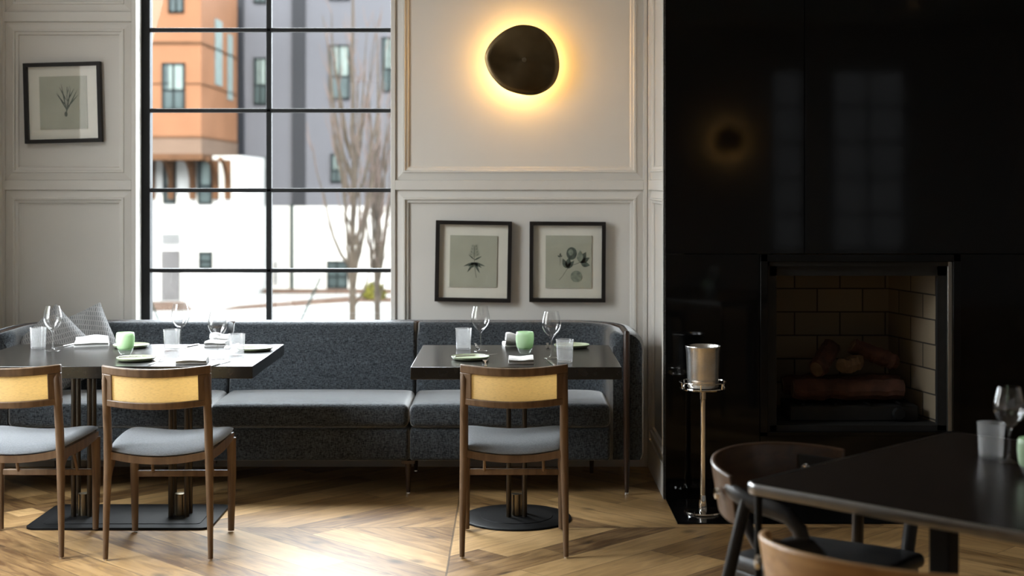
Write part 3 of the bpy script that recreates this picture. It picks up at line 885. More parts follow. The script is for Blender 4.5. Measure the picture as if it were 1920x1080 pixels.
# ------------------------------------------------------------------ banquette
SX0, SX1 = -2.541, 0.555            # centre lines of the end posts
RAD, YB, YF = 0.29, 7.652, 7.045
def path(npts_arc=12, step=.07):
    """plan line of the wooden strip from the right post round the back to the left post: (x, y, nx, ny, back weight)"""
    P = []
    yc = YB - RAD
    k = 6
    for i in range(k): P.append((SX1, YF + (yc - YF) * i / k, -1, 0, 0.0))
    for i in range(npts_arc + 1):
        t = i / npts_arc * pi / 2
        P.append((SX1 - RAD + RAD * cos(t), yc + RAD * sin(t), -cos(t), -sin(t), sin(t) ** 2))
    x0, x1 = SX1 - RAD, SX0 + RAD
    n = int((x0 - x1) / step)
    xs = [x0 + (x1 - x0) * i / n for i in range(1, n)]
    for s in SEAMS:
        xs += [s + .004, s - .004, s + .016, s - .016]
    for x in sorted(xs, reverse=True): P.append((x, YB, 0, -1, 1.0))
    for i in range(npts_arc + 1):
        t = pi / 2 + i / npts_arc * pi / 2
        P.append((SX0 + RAD + RAD * cos(t), yc + RAD * sin(t), -cos(t), -sin(t), sin(t) ** 2))
    for i in range(1, k + 1): P.append((SX0, yc + (YF - yc) * i / k, 1, 0, 0.0))
    return P
SEAMS = (-0.507, -1.48)
PATH = path()
TOP = .795
bq = thing('banquette', 'long charcoal tweed banquette with curved ends under the window', 'banquette', (-.993, 7.35, 0))
def ring(p, prof, squeeze=1.0):
    x, y, nx, ny, wb = p
    return [Vector((x + nx * o, y + ny * o, z)) for o, z in prof(wb, squeeze)]
def inner_prof(wb, s):
    def o(z): return .078 + wb * (.012 + .085 * max(0, (TOP - z) / .345))
    out = [(.012, .172), (.012, TOP - .012 - (1 - s) * .01)]
    ot = o(TOP) * (.55 + .45 * s)
    for k in range(7):
        t = k / 6 * pi / 2
        r = .034
        out.append((ot - r + r * sin(t), TOP - r + r * cos(t) - (1 - s) * .012))
    for z in (.72, .66, .60, .54, .48, .43, .40, .30, .172):
        out.append((o(z) - (1 - s) * .012, z))
    return out
def outer_prof(wb, s):
    d = .070 + .018 * (1 - wb) - (1 - s) * .012
    out = [(-.012, .17), (-.012, TOP - .012)]
    r = .03 + .044 * (1 - wb)
    for k in range(6):
        t = k / 5 * pi / 2
        out.append((-(d - r) - r * sin(t), TOP - r + r * cos(t) - (1 - s) * .01))
    out += [(-d, .6), (-d, .4), (-d, .2), (-d + .01, .17)]
    return out
def strip_prof(wb, s): return [(-.0115, .168), (-.0115, TOP - .008), (-.006, TOP - .003), (.006, TOP - .003), (.0115, TOP - .008), (.0115, .168)]
def sweep(pts, prof):
    R = []
    for i, p in enumerate(pts):
        R.append(ring(p, prof, 0.0 if i in (0, len(pts) - 1) else 1.0))
    return MB().rings(R)
idx = [i for i, p in enumerate(PATH)]
def section(xa, xb):
    """path stations with x between seams on the back run (and everything beyond for the ends)"""
    return None
cuts = []
for s in SEAMS:
    cuts.append(min(i for i, p in enumerate(PATH) if abs(p[0] - (s + .004)) < 1e-6 and p[4] == 1.0))
a, b = cuts
for lo, hi in ((0, a), (a + 1, b), (b + 1, len(PATH) - 1)):
    sub(bq, sweep(PATH[lo:hi + 1], inner_prof), 'back_cushion', M['sofa'], angle=60)
sub(bq, sweep(PATH, outer_prof), 'outer_shell', M['sofa'], angle=60)
sub(bq, sweep(PATH, strip_prof), 'wooden_strip', M['walnut_dark'], angle=40)
for x in (SX1, SX0):
    m = MB().tube([(x, YF - .012, 0.012), (x, YF - .012, .17), (x, YF - .012, .60), (x, YF - .010, .775), (x, YF - .004, .795), (x, YF + .006, .799)], [.0095, .0155, .0165, .0165, .014, .006], 16)
    o = sub(bq, m, 'end_post', M['walnut_dark'])
    sub(bq, MB().lathe([(0, 0), (.011, 0), (.012, .006), (.010, .014), (0, .014)], (x, YF - .012, 0), 16), 'glide', M['chrome'], o)
SEATX = [(-.504, .474), (-1.477, -.510), (-2.46, -1.483)]
for x0, x1 in SEATX:
    def crown(x, y, z, x0=x0, x1=x1):
        u = (x - x0) / (x1 - x0) * 2 - 1; v = (y - 7.0) / .52 * 2 - 1
        k = max(0, (1 - u ** 4)) * max(0, (1 - v ** 4))
        return (x, y - (.006 * (1 - u ** 4) if v < -.9 else 0), z + (.012 * k if z > .39 else 0))
    sub(bq, MB().rbox(x0, x1, 7.0, 7.52, .333, .447, .03, 8, crown), 'seat_cushion', M['sofa'], angle=60)
    sub(bq, MB().rbox(x0, x1, 7.012, 7.62, .170, .330, .018, 4), 'seat_base', M['sofa'], angle=60)
for x in (-.512, -1.482):
    for y, nm in ((7.04, 'leg'), (7.58, 'leg')):
        m = MB().box(x - .032, x + .032, y - .02, y + .02, .155, .171)
        m.tube([(x, y, .158), (x, y, .012)], [.0165, .0095], 16)
        o = sub(bq, m, nm, M['walnut_dark'])
        sub(bq, MB().lathe([(0, 0), (.011, 0), (.012, .006), (.010, .014), (0, .014)], (x, y, 0), 16), 'glide', M['chrome'], o)
for x in (.414, -2.40):
    m = MB().tube([(x, 7.58, .172), (x, 7.58, .0)], [.0165, .0095], 16)
    sub(bq, m, 'leg', M['walnut_dark'])

def pillow(label, loc, rot, size, seed):
    o = thing('throw_pillow', label, 'pillow', loc, 0, None)
    o.rotation_euler = rot
    n = 18; vs = []; fs = []
    h = size / 2
    for side in (1, -1):
        for i in range(n + 1):
            for j in range(n + 1):
                u, v = i / n * 2 - 1, j / n * 2 - 1
                pin = 1 - .07 * (1 - (u * u)) * (v * v) ** 2 - .0
                x = u * h * (1 - .06 * (1 - v * v) * abs(u) ** 3 * 0 - .05 * abs(u) * (1 - v * v))
                y = v * h * (1 - .05 * abs(v) * (1 - u * u))
                t = (max(0, 1 - u ** 2) ** .5) * (max(0, 1 - v ** 2) ** .5)
                vs.append((x, y, side * (.065 * t ** .9 + .004 * sin(7 * u + seed) * t)))
    N = (n + 1) ** 2
    front = MB(); back = MB()
    F = []
    for i in range(n):
        for j in range(n):
            a_ = i * (n + 1) + j
            F.append((a_, a_ + n + 1, a_ + n + 2, a_ + 1))
    front.add(vs[:N], F); back.add(vs[N:], F)
    front.build('patterned_cover', M['pillow'], o, angle=80)
    bk_ = back.build('plain_back_cover', M['linen_grey'], o, angle=80)
    bk_['label'] = 'plain pale back cover'
    return o
M['linen_grey'] = mat('pale_grey_linen', (.52, .50, .46), .95, bump=(150, .3))
pillow('grey patterned pillow leaning behind the wine glass, left one of the pair', (-2.31, 7.25, .675), (radians(72), radians(-42), radians(28)), .345, 1)
pillow('grey patterned pillow leaning beside the folded napkin, right one of the pair', (-2.215, 7.40, .69), (radians(72), radians(-22), radians(24)), .345, 2)

# ------------------------------------------------------------------ tables
def table_pedestal(root, x, y, tall=.69):
    for dx in (-.036, .036):
        for dy in (-.036, .036):
            MB().tube([(x + dx, y + dy, .012), (x + dx, y + dy, tall)], .0115, 14).build('column', M['pedestal'], root)
    MB().lathe([(0, .012), (.026, .012), (.026, .105), (.0255, .112), (.020, .113), (0, .113)], (x, y, 0), 24).build('sleeve', M['sleeve'], root)
    MB().box(x - .09, x + .09, y - .09, y + .09, tall - .006, tall + .008).build('top_plate', M['iron'], root, bevel=.002)
t1 = thing('dining_table', 'dark square table on a round base at the right end of the banquette', 'table', (.013, 6.468, 0))
MB().box(-.4445, .4445, -.416, .416, .698, .75).build('tabletop', M['tabletop'], t1, bevel=.0025)
MB().lathe([(0, 0), (.247, 0), (.25, .003), (.248, .008), (.240, .0115), (.165, .0125), (.163, .015), (0, .016)], (.003, .08, 0), 64).build('round_base', M['iron'], t1)
table_pedestal(t1, .003, .08)
t2 = thing('dining_table', 'long dark table with white window reflection at the left of the banquette', 'table', (-1.74, 6.50, 0))
MB().box(-.64, .64, -.421, .421, .698, .75).build('tabletop', M['tabletop'], t2, bevel=.0025)
def rounded(x, y, r, n=8):
    return [(sx * (x - r) + r * cos(t), sy * (y - r) + r * sin(t)) for sx, sy, t0 in ((1, 1, 0), (-1, 1, pi / 2), (-1, -1, pi), (1, -1, 1.5 * pi)) for t in [t0 + pi / 2 * k / n for k in range(n + 1)]]
bp = MB().prism([(u, v + .055) for u, v in rounded(.41, .235, .05)], lambda u, v, t: (u, v, t), 0, .011)
bp.prism([(u, v + .055) for u, v in rounded(.35, .165, .02)], lambda u, v, t: (u, v, t), .011, .0135)
bp.build('rectangular_base', M['iron'], t2, bevel=.003)
table_pedestal(t2, -.215, .06); table_pedestal(t2, .225, .06)

# ------------------------------------------------------------------ cane back chairs
def back_fn_(u, z, t):
    k = 1 - (u / .218) ** 2
    rake = -(z - .63) * .10
    dip = -.009 * k
    return (u, -.247 - .068 * k + rake + t, z + dip)
def make_chair(label, loc):
    c = thing('cane_back_chair', label, 'chair', loc)
    fr = MB()
    T0, T1 = -.011, .011
    fr.slab(back_fn_, -.218, .218, .758, .792, T0, T1, 22, 1)
    fr.slab(back_fn_, -.218, .218, .629, .657, T0, T1, 22, 1)
    fr.slab(back_fn_, -.218, -.172, .655, .760, T0, T1, 3, 3)
    fr.slab(back_fn_, .172, .218, .655, .760, T0, T1, 3, 3)
    fr.build('backrest_frame', M['walnut'], c, bevel=.004, angle=50)
    cn = MB().slab(back_fn_, -.176, .176, .652, .763, -.003, .001, 20, 4)
    p = cn.build('cane_panel', M['cane'], c, angle=50)
    p['label'] = 'golden woven cane panel'
    for s in (-1, 1):
        MB().tube([(s * .2115, -.236, .006), (s * .209, -.232, .18), (s * .204, -.224, .40), (s * .203, -.234, .52), (s * .2025, -.256, .64), (s * .203, -.272, .735), (s * .205, -.268, .768)],
                  [.0105, .0135, .0175, .0175, .0165, .014, .005], 16).build('rear_leg', M['walnut'], c)
        lg = MB().tube([(s * .209, .236, .006), (s * .212, .238, .25), (s * .210, .234, .412)], [.0135, .019, .021], 12, sq=(1, .9))
        lg.build('front_leg', M['walnut'], c)
        MB().lathe([(0, 0), (.008, 0), (.008, .006), (0, .006)], (s * .2115, -.236, 0), 12).build('glide', M['chrome'], c)
        # side rail and its curved brace
        sr = MB()
        R = []
        for k in range(9):
            t = k / 8; y = -.222 + .46 * t
            zt = .437 - .002 * t; zb = .402 - .012 * sin(pi * t) + .006 * t
            x = s * (.203 + .009 * t)
            R.append([(x - .010, y, zb), (x + .010, y, zb), (x + .010, y, zt), (x - .010, y, zt)])
        sr.rings(R).build('side_rail', M['walnut'], c)
        g = MB()
        x = s * .200
        g.prism([(-.222, .405), (-.222, .325), (-.19, .355), (-.15, .385), (-.09, .403)], lambda u, v, t: (x + t, u, v), -.007, .007)
        g.build('corner_brace', M['walnut'], c, smooth=False)
        MB().tube([(s * .125, .165, .405), (s * .130, .232, .262)], [.007, .007], 10).build('strut', M['walnut'], c)
    rr = MB()
    zb = lambda x: .414 + .024 * (x / .2) ** 2
    R = []
    for k in range(17):
        x = -.198 + .396 * k / 16; z = zb(x)
        R.append([(x, -.236, z - .028), (x, -.214, z - .028), (x, -.214, z + .002), (x, -.236, z + .002)])
    rr.rings(R).build('rear_rail', M['walnut'], c, angle=50)
    R = []
    for k in range(17):
        x = -.198 + .396 * k / 16; z = zb(x)
        R.append([(x, .226, z - .03), (x, .248, z - .03), (x, .248, z), (x, .226, z)])
    MB().rings(R).build('front_rail', M['walnut'], c, angle=50)
    MB().box(-.21, .21, .228, .246, .243, .270).build('front_stretcher', M['walnut'], c, bevel=.003)
    # dished upholstered seat
    n = 22; vs = []; fs = []
    for side in (0, 1):
        for i in range(n + 1):
            for j in range(n + 1):
                u, v = i / n * 2 - 1, j / n * 2 - 1
                # squircle mapping gives rounded corners
                uu = u * sqrt(max(0, 1 - .16 * v * v)); vv = v * sqrt(max(0, 1 - .10 * u * u))
                y = .010 + vv * .250
                hw = .212 + .026 * (vv * .5 + .5)
                if vv < -.78: hw -= .0
                x = uu * hw
                edge = (1 - abs(u) ** 5) * (1 - abs(v) ** 5)
                base = .418 + .022 * min(1.4, (x / .2) ** 2)
                rear_post = max(0, abs(x) - .17) * (1 if y < -.12 else 0)
                if side: z = base + .008 + .030 * edge ** .45 + .004 * max(0, 1 - ((vv + .2) / .8) ** 2)
                else: z = base + .004 - .002 * edge
                if side and edge <= 1e-6: z = base + .008
                vs.append((x, y, z))
    N = (n + 1) ** 2
    for side in (0, 1):
        for i in range(n):
            for j in range(n):
                a_ = side * N + i * (n + 1) + j
                q = (a_, a_ + n + 1, a_ + n + 2, a_ + 1)
                fs.append(q if side else q[::-1])
    per = [i * (n + 1) for i in range(n + 1)] + [n * (n + 1) + j for j in range(1, n + 1)] + [i * (n + 1) + n for i in range(n - 1, -1, -1)] + [j for j in range(n - 1, 0, -1)]
    for a_, b_ in zip(per, per[1:] + per[:1]):
        fs.append((a_, b_, b_ + N, a_ + N))
    MB().add(vs, fs).build('seat', M['seat'], c, angle=80)['label'] = 'grey upholstered seat'
    return c
ch = make_chair('cane backed walnut chair at the square table with the round base', (.004, 6.089, 0))
ch['group'] = 'cane backed chairs'
dup(ch, 'cane backed walnut chair at the right end of the long table', (-1.438, 6.055, 0), radians(.8))
dup(ch, 'cane backed walnut chair cut by the left edge, at the long table', (-2.043, 6.085, 0), radians(-.5))

# ------------------------------------------------------------------ table settings
TZ = .7505
def wine_profile():
    o = [(0, 0), (.033, 0), (.0345, .0015), (.033, .003), (.012, .006), (.005, .011), (.0036, .02), (.0034, .07), (.0042, .085), (.009, .094), (.020, .103), (.032, .117), (.0405, .134), (.0428, .148), (.041, .166), (.0365, .188), (.0315, .208)]
    i = [(.0305, .208), (.0355, .188), (.040, .166), (.0418, .148), (.0395, .135), (.031, .119), (.019, .106), (.008, .099), (0, .097)]
    return o + i
def make_wine(label, loc):
    t = thing('wine_glass', label, 'wine glass', loc, 0, 'wine glasses')
    MB().lathe(wine_profile(), n=40).build('glass_body', M['wine_glass'], t, angle=60)
    return t
def make_tumbler(label, loc):
    t = thing('tumbler', label, 'tumbler', loc, 0, 'frosted tumblers')
    MB().lathe([(0, 0), (.032, 0), (.0335, .002), (.0345, .02), (.0385, .094), (.0395, .0955), (.0395, .098), (.0375, .098), (.0365, .094), (.033, .02), (.0315, .009), (0, .009)], n=40).build('glass_body', M['frosted'], t, angle=50)
    return t
def make_votive(label, loc):
    t = thing('votive_holder', label, 'candle holder', loc, 0, 'green votive holders')
    MB().lathe([(0, .022), (.030, .021), (.0365, .030), (.0395, .045), (.0415, .065), (.0410, .085), (.0390, .097), (.0365, .099), (.0350, .097), (.0375, .085), (.0380, .065), (.036, .045), (.032, .032), (0, .030)], n=40).build('green_cup', M['votive'], t, angle=60)
    b_ = MB().lathe([(0, 0), (.022, 0), (.0245, .002), (.030, .012), (.036, .0285), (.030, .0205), (0, .021)], n=40).build('clear_base', M['votive_base'], t, angle=60)
    b_['label'] = 'clear thick glass foot'
    return t
def make_plate(label, loc):
    t = thing('side_plate', label, 'plate', loc, 0, 'sage green side plates')
    MB().lathe([(0, 0), (.062, 0), (.076, .003), (.083, .011), (.0838, .0145), (.0825, .0155), (.080, .0142), (.0745, .0075), (.062, .0055), (0, .005)], n=48).build('plate_body', M['plate'], t, angle=50)
    return t
def make_napkin(label, loc, rz=0, w_=.16, layers=3, roll=0.0, seed=0, group='white napkins'):
    rnd = random.Random(seed)
    t = thing('napkin', label, 'napkin', loc, rz, group)
    # ribbon cross-section folded over itself
    L = .052; pts = []
    for k in range(layers):
        z = .0042 + k * .0085
        d = 1 if k % 2 == 0 else -1
        for i in range(9):
            pts.append((d * (-L + 2 * L * i / 8) * (1 - .03 * k), z + rnd.uniform(-.0006, .0006)))
        if k < layers - 1:
            pts.append((d * (L + .0052) * (1 - .03 * k), z + .00425))
    if roll:
        d = 1 if layers % 2 else -1
        x0, z0 = pts[-1]
        for i in range(1, 15):
            a_ = i / 14 * 1.7 * pi
            r_ = roll * (1 - .35 * i / 14)
            pts.append((x0 - d * .004 + d * r_ * sin(a_), z0 + roll - r_ * cos(a_)))
    th = .0036
    off = []
    for i, p in enumerate(pts):
        q0, q1 = Vector(pts[max(0, i - 1)]), Vector(pts[min(len(pts) - 1, i + 1)])
        d = (q1 - q0).normalized(); nrm = Vector((-d.y, d.x))
        off.append((Vector(p) + nrm * th, Vector(p) - nrm * th))
    ringp = [o_[0] for o_ in off] + [o_[1] for o_ in reversed(off)]
    R = []
    m_ = 14
    zmin = min(q.y for q in ringp)
    for k in range(m_ + 1):
        u = k / m_ * 2 - 1
        sk = .006 * u
        R.append([(u * w_ / 2 * (1 - .04 * max(0, q.y) / .02), q.x * (1 + .03 * u * (q.y / .02)) + sk, max(0, q.y - zmin) * (1 + .10 * sin(3 * u + seed) * (q.y > .008))) for q in ringp])
    MB().rings(R).build('folded_cloth', M['linen'], t, angle=60)
    return t
def outline_prism(mb, pts, zf, th=.0018):
    n = len(pts)
    return mb.prism(pts, lambda u, v, t: (u, v, zf(v) + t), 0, th)
def make_fork(label, loc, rz):
    t = thing('fork', label, 'fork', loc, rz, 'steel forks')
    zf = lambda v: .0008 + .010 * max(0, (v - .02) / .08) * (1 - max(0, (v - .05) / .05)) * 2.2 + .002 * max(0, -v / .09)
    h = MB()
    L = [(.0055, -.095), (.0062, -.08), (.0042, -.03), (.0028, .02), (.0032, .035)]
    outline_prism(h, [(x, y) for x, y in L] + [(-x, y) for x, y in reversed(L)], zf, .0022)
    h.build('handle', M['steel'], t, smooth=False)
    hd = MB()
    L = [(.0032, .035), (.008, .044), (.0115, .056), (.0115, .062)]
    outline_prism(hd, [(x, y) for x, y in L] + [(-x, y) for x, y in reversed(L)], zf)
    for k in range(4):
        x = -.0098 + k * .0065
        outline_prism(hd, [(x - .0016, .062), (x + .0016, .062), (x + .0016, .078), (x + .0008, .098), (x - .0008, .098), (x - .0016, .078)], zf)
    hd.build('tines', M['steel'], t, smooth=False)
    return t
def make_knife(label, loc, rz):
    t = thing('knife', label, 'knife', loc, rz, 'steel knives')
    MB().rbox(-.0055, .0055, -.105, -.005, 0, .0062, .0028, 4).build('handle', M['steel'], t)
    b_ = MB().prism([(-.0045, -.006), (.0045, -.006), (.0085, .01), (.0092, .06), (.006, .095), (.0, .108), (-.0045, .10)], lambda u, v, s: (u, v, .0022 + s), 0, .0014)
    b_.build('blade', M['steel'], t, smooth=False)
    return t
def T(px, py):
    """point on a table top (height .75) seen at this place"""
    D = (H - .75) * FPX / (py - PY)
    return ((px - PX) * D / FPX, D, TZ)

g1 = make_wine('wine glass at the left end of the long table before the left pillow', T(99, 658))
dup(g1, 'wine glass beside a tumbler at the middle back of the long table', T(338, 653))
dup(g1, 'wine glass nearest the right end of the long table', T(408, 673))
dup(g1, 'wine glass at the back left of the square table', T(901, 659))
dup(g1, 'wine glass at the front right of the square table', T(1034, 672))
tb = make_tumbler('frosted tumbler at the left end of the long table', T(71.5, 653.5))
dup(tb, 'frosted tumbler at the middle back of the long table', T(322, 657.5))
dup(tb, 'frosted tumbler glaring white at the right end of the long table', T(443.5, 667))
dup(tb, 'frosted tumbler at the back left of the square table', T(869, 655))
dup(tb, 'frosted tumbler at the front right of the square table', T(1059, 679))
vo = make_votive('pale green votive holder on the long table', T(235, 664.5))
dup(vo, 'pale green votive holder in the middle of the square table', T(984, 663))
pl = make_plate('sage green side plate behind the votive holder on the long table', T(246, 651.5))
dup(pl, 'sage green side plate at the front edge of the long table', T(255, 676))
dup(pl, 'sage green side plate at the right end of the long table', T(478, 657))
dup(pl, 'sage green side plate at the front left of the square table', T(882, 674))
dup(pl, 'sage green side plate at the back right of the square table', T(1072, 651.5))
make_napkin('white napkin folded beside the pillows on the long table', T(172, 648), radians(14), .16, 3, .010, 1)
make_napkin('white napkin folded at the front edge of the long table', T(361, 681), radians(6), .13, 3, 0, 2)
make_napkin('white napkin lying behind the wine glass at the right end of the long table', T(408, 648), radians(-3), .10, 3, .016, 3)
make_napkin('white napkin rolled behind the green holder on the square table', T(966, 648), radians(8), .115, 2, .026, 4)
make_napkin('white napkin folded flat before the green holder on the square table', T(977, 680), radians(0), .11, 3, 0, 5)
def vec(p, dz): return (p[0], p[1], p[2] + dz)
fk = make_fork('steel fork beside the front napkin of the long table', T(292, 680), radians(-4))
dup(fk, 'steel fork beside the plate at the front left of the square table', T(910, 683), radians(2))
dup(fk, 'steel fork behind the right wine glass of the square table', T(1027, 649), radians(180))
dup(fk, 'steel fork between glass and plate at the back of the long table', T(436, 650), radians(174))
kn_ = make_knife('steel knife beside the wine glass at the left end of the long table', T(119, 650), radians(168))
dup(kn_, 'steel knife behind the tumbler at the middle of the long table', T(349, 651), radians(160))
dup(kn_, 'steel knife at the right of the front napkin of the long table', T(412, 683), radians(-14))
dup(kn_, 'steel knife behind the left wine glass of the square table', T(894, 650), radians(186))
dup(kn_, 'steel knife beside the tumbler at the front right of the square table', T(1033, 681), radians(8))
dup(kn_, 'steel butter knife laid across the front left plate of the square table', vec(T(893, 674), .0145), radians(-62))
dup(kn_, 'steel butter knife laid across the plate at the long table front edge', vec(T(268, 676), .0145), radians(-70))
dup(kn_, 'steel butter knife laid across the plate at the long table right end', vec(T(483, 657), .0145), radians(-84))

# ------------------------------------------------------------------ pictures
def leaf(mb, x, z, ln, w_, ang, n=7):
    ca, sa = cos(ang), sin(ang)
    pts = []
    for k in range(n + 1): pts.append((k / n, w_ / 2 * sin(pi * (k / n) ** .8)))
    for k in range(n - 1, 0, -1): pts.append((k / n, -w_ / 2 * sin(pi * (k / n) ** .8)))
    P = [(x + ca * u * ln - sa * v, z + sa * u * ln + ca * v) for u, v in pts]
    mb.prism(P, lambda u, v, t: (u, t, v), -.0008, 0)
def stem(mb, pts, w_=.0016):
    for (x0, z0), (x1, z1) in zip(pts, pts[1:]):
        d = Vector((x1 - x0, z1 - z0)).normalized(); nx, nz = -d.y * w_ / 2, d.x * w_ / 2
        mb.prism([(x0 + nx, z0 + nz), (x1 + nx, z1 + nz), (x1 - nx, z1 - nz), (x0 - nx, z0 - nz)], lambda u, v, t: (u, t, v), -.0007, 0)
def disc(mb, x, z, r, rz=None, n=22):
    mb.prism([(x + r * cos(2 * pi * k / n), z + (rz or r) * sin(2 * pi * k / n)) for k in range(n)], lambda u, v, t: (u, t, v), -.0008, 0)
def drawing_fern(ink, pale):
    stem(ink, [(.018, -.088), (.012, -.06), (.006, -.01), (.004, .02), (.004, .085)], .0024)
    for a_, l_ in ((200, .062), (215, .04), (235, .066), (255, .03), (-18, .062), (-35, .05), (-62, .066), (-50, .03)):
        leaf(ink, .005, -.006, l_, .012, radians(a_))
    leaf(ink, .004, .006, .048, .008, radians(28)); leaf(ink, .004, .010, .04, .006, radians(140))
    for k in range(8):
        z = .024 + k * .0085; l_ = .030 - .0026 * k
        stem(pale, [(.004, z), (.004 + l_, z + l_ * .45)], .0018); stem(pale, [(.004, z), (.004 - l_, z + l_ * .45)], .0018)
        if k % 2 == 0: leaf(pale, .004 + l_ * .5, z + l_ * .22, .012, .003, radians(60)); leaf(pale, .004 - l_ * .5, z + l_ * .22, .012, .003, radians(120))
def drawing_fruit(ink, pale):
    stem(ink, [(-.05, -.098), (-.030, -.075), (-.012, -.045), (.008, -.022), (.05, -.008), (.075, .012)], .0022)
    stem(pale, [(-.047, -.02), (-.046, .03)])
    leaf(ink, -.046, .03, .018, .010, radians(80)); leaf(ink, -.046, .026, .016, .008, radians(150)); leaf(ink, -.046, .028, .014, .007, radians(20))
    disc(ink, .016, .045, .028, .034)
    disc(pale, .012, .052, .014, .017)
    leaf(ink, -.008, -.035, .062, .030, radians(78)); leaf(ink, -.010, -.035, .058, .026, radians(112)); leaf(ink, -.006, -.036, .056, .024, radians(50))
    leaf(ink, .062, -.006, .068, .036, radians(62)); leaf(pale, .06, -.002, .064, .034, radians(88)); leaf(ink, .066, -.008, .05, .030, radians(-12)); leaf(ink, .066, -.004, .055, .026, radians(30))
    disc(pale, .042, -.078, .031)
    for k in range(9):
        a_ = k * .698
        disc(ink, .042 + .019 * cos(a_), -.078 + .019 * sin(a_), .005, n=10)
    disc(ink, .042, -.078, .006, n=10)
def drawing_shoot(ink, pale):
    stem(ink, [(.012, -.075), (.016, -.04), (.020, .0), (.022, .085)], .003)
    for z, a_, l_ in ((-.045, 62, .10), (-.04, 118, .085), (-.03, 48, .075), (-.02, 128, .07), (0, 60, .07), (.01, 116, .065), (.03, 72, .05), (-.05, 100, .12), (-.055, 80, .11)):
        leaf(ink if z < .02 else pale, .017, z, l_ * 1.3, .006, radians(a_))
    disc(ink, .013, -.062, .008, .014, 12)
def picture(label, px, py, w_, h_, roll, draw, sheet, sx=0, sz=0):
    c = at(px, py, WALL + .024 - .02)
    o = thing('picture', label, 'picture', (c.x, WALL + .0225, c.z))
    o.rotation_euler = (0, radians(roll), 0)
    x, z, t, d = w_ / 2, h_ / 2, .0205, .036
    f = MB()
    f.box(-x, x, -d, 0, z - t, z); f.box(-x, x, -d, 0, -z, -z + t)
    f.box(-x, -x + t, -d, 0, -z + t, z - t); f.box(x - t, x, -d, 0, -z + t, z - t)
    f.build('picture_frame', M['frame'], o, bevel=.0012, smooth=False)
    MB().box(-x + t, x - t, -.010, -.006, -z + t, z - t).build('mat_board', M['mat_board'], o, smooth=False)
    sw, shh = sheet
    s = MB().box(sx - sw / 2, sx + sw / 2, -.0155, -.0105, sz - shh / 2, sz + shh / 2).build('paper_sheet', M['paper'], o, smooth=False)
    ink, pale = MB(), MB()
    draw(ink, pale)
    if ink.v:
        ink.xf(Matrix.Translation((sx, -.0158, sz))); pale.xf(Matrix.Translation((sx, -.0164, sz)))
        ink.build('botanical_drawing', M['ink'], s, smooth=False)
        pale.build('botanical_drawing_tint', M['ink_pale'], s, smooth=False)
    MB().box(-x + t - .002, x - t + .002, -.0265, -.0255, -z + t - .002, z - t + .002).build('glass', M['picture_glass'], o, smooth=False)
    return o
picture('black framed print of a leafy shoot left of the window', 118.5, 192.5, .415, .432, -1.5, drawing_shoot, (.255, .285))
picture('black framed print of a drooping leafy plant right of the window', 887.5, 490, .409, .435, 1.0, drawing_fern, (.254, .278))
picture('black framed print of a fruiting branch nearest the fireplace', 1064, 491, .409, .432, .35, drawing_fruit, (.247, .283), .006)

# ------------------------------------------------------------------ wall lamp
lc = at(980, 112, WALL - .07)
lamp = thing('wall_lamp', 'round bronze wall lamp with warm glow behind it', 'wall lamp', (lc.x, WALL + .024, lc.z))
OUT = [(755, 123), (850, 145), (920, 220), (945, 320), (930, 400), (890, 450), (820, 480), (740, 475), (660, 445), (600, 385), (570, 320), (568, 270), (600, 210), (670, 150)]
scl = 7.66 / (2.7 * FPX)
OUT = [((x - 758) * scl, -(y - 302) * scl) for x, y in OUT]
def catmull(P, n):
    R = []
    m = len(P)
    for i in range(m):
        p0, p1, p2, p3 = [Vector(P[(i + k) % m]) for k in (-1, 0, 1, 2)]
        for j in range(n):
            t = j / n
            R.append(.5 * ((2 * p1) + (p2 - p0) * t + (2 * p0 - 5 * p1 + 4 * p2 - p3) * t * t + (3 * p1 - p0 - 3 * p2 + p3) * t ** 3))
    return R
OC = catmull(OUT, 6)
m = MB(); R = []
apex = Vector((.008, -.002))
for s, y in ((.03, -.112), (.15, -.109), (.35, -.104), (.6, -.0975), (.85, -.090), (.985, -.084), (1.0, -.081), (.985, -.079), (.6, -.088), (.2, -.097), (.03, -.10)):
    R.append([(apex.x + (p.x - apex.x) * s, y, apex.y + (p.y - apex.y) * s) for p in OC])
m.rings(R)
m.build('bronze_disc', M['bronze'], lamp, angle=60)
kb = MB().lathe([(0, 0), (.012, 0), (.012, .006), (.009, .011), (0, .013)], n=20)
kb.xf(Matrix.Translation((apex.x, -.110, apex.y)) @ Matrix.Rotation(pi / 2, 4, 'X'))
kb.build('finial', M['chrome_bronze'] if 'chrome_bronze' in M else M['sleeve'], lamp)
bp_ = MB().lathe([(0, 0), (.06, 0), (.06, .02), (.05, .026), (.012, .027), (.012, .10), (0, .10)], n=32)
bp_.xf(Matrix.Rotation(pi / 2, 4, 'X'))
bp_.build('wall_plate', M['bronze'], lamp)
ring_ = MB()
R = []
for k in range(48):
    a_ = 2 * pi * k / 48
    c_ = Vector((.118 * cos(a_), -.066, -.012 + .118 * sin(a_))); d_ = Vector((cos(a_), 0, sin(a_)))
    R.append([c_ + (d_ * cos(q) + Vector((0, -1, 0)) * sin(q)) * .008 for q in [2 * pi * j / 8 for j in range(8)]])
ring_.rings(R, loop=True)
ring_.build('light_ring', M['glow'], lamp)
lamp2 = dup(lamp, 'round bronze wall lamp on the rear wall seen only in the fireplace reflection', (2.66, REAR, 2.06), pi)

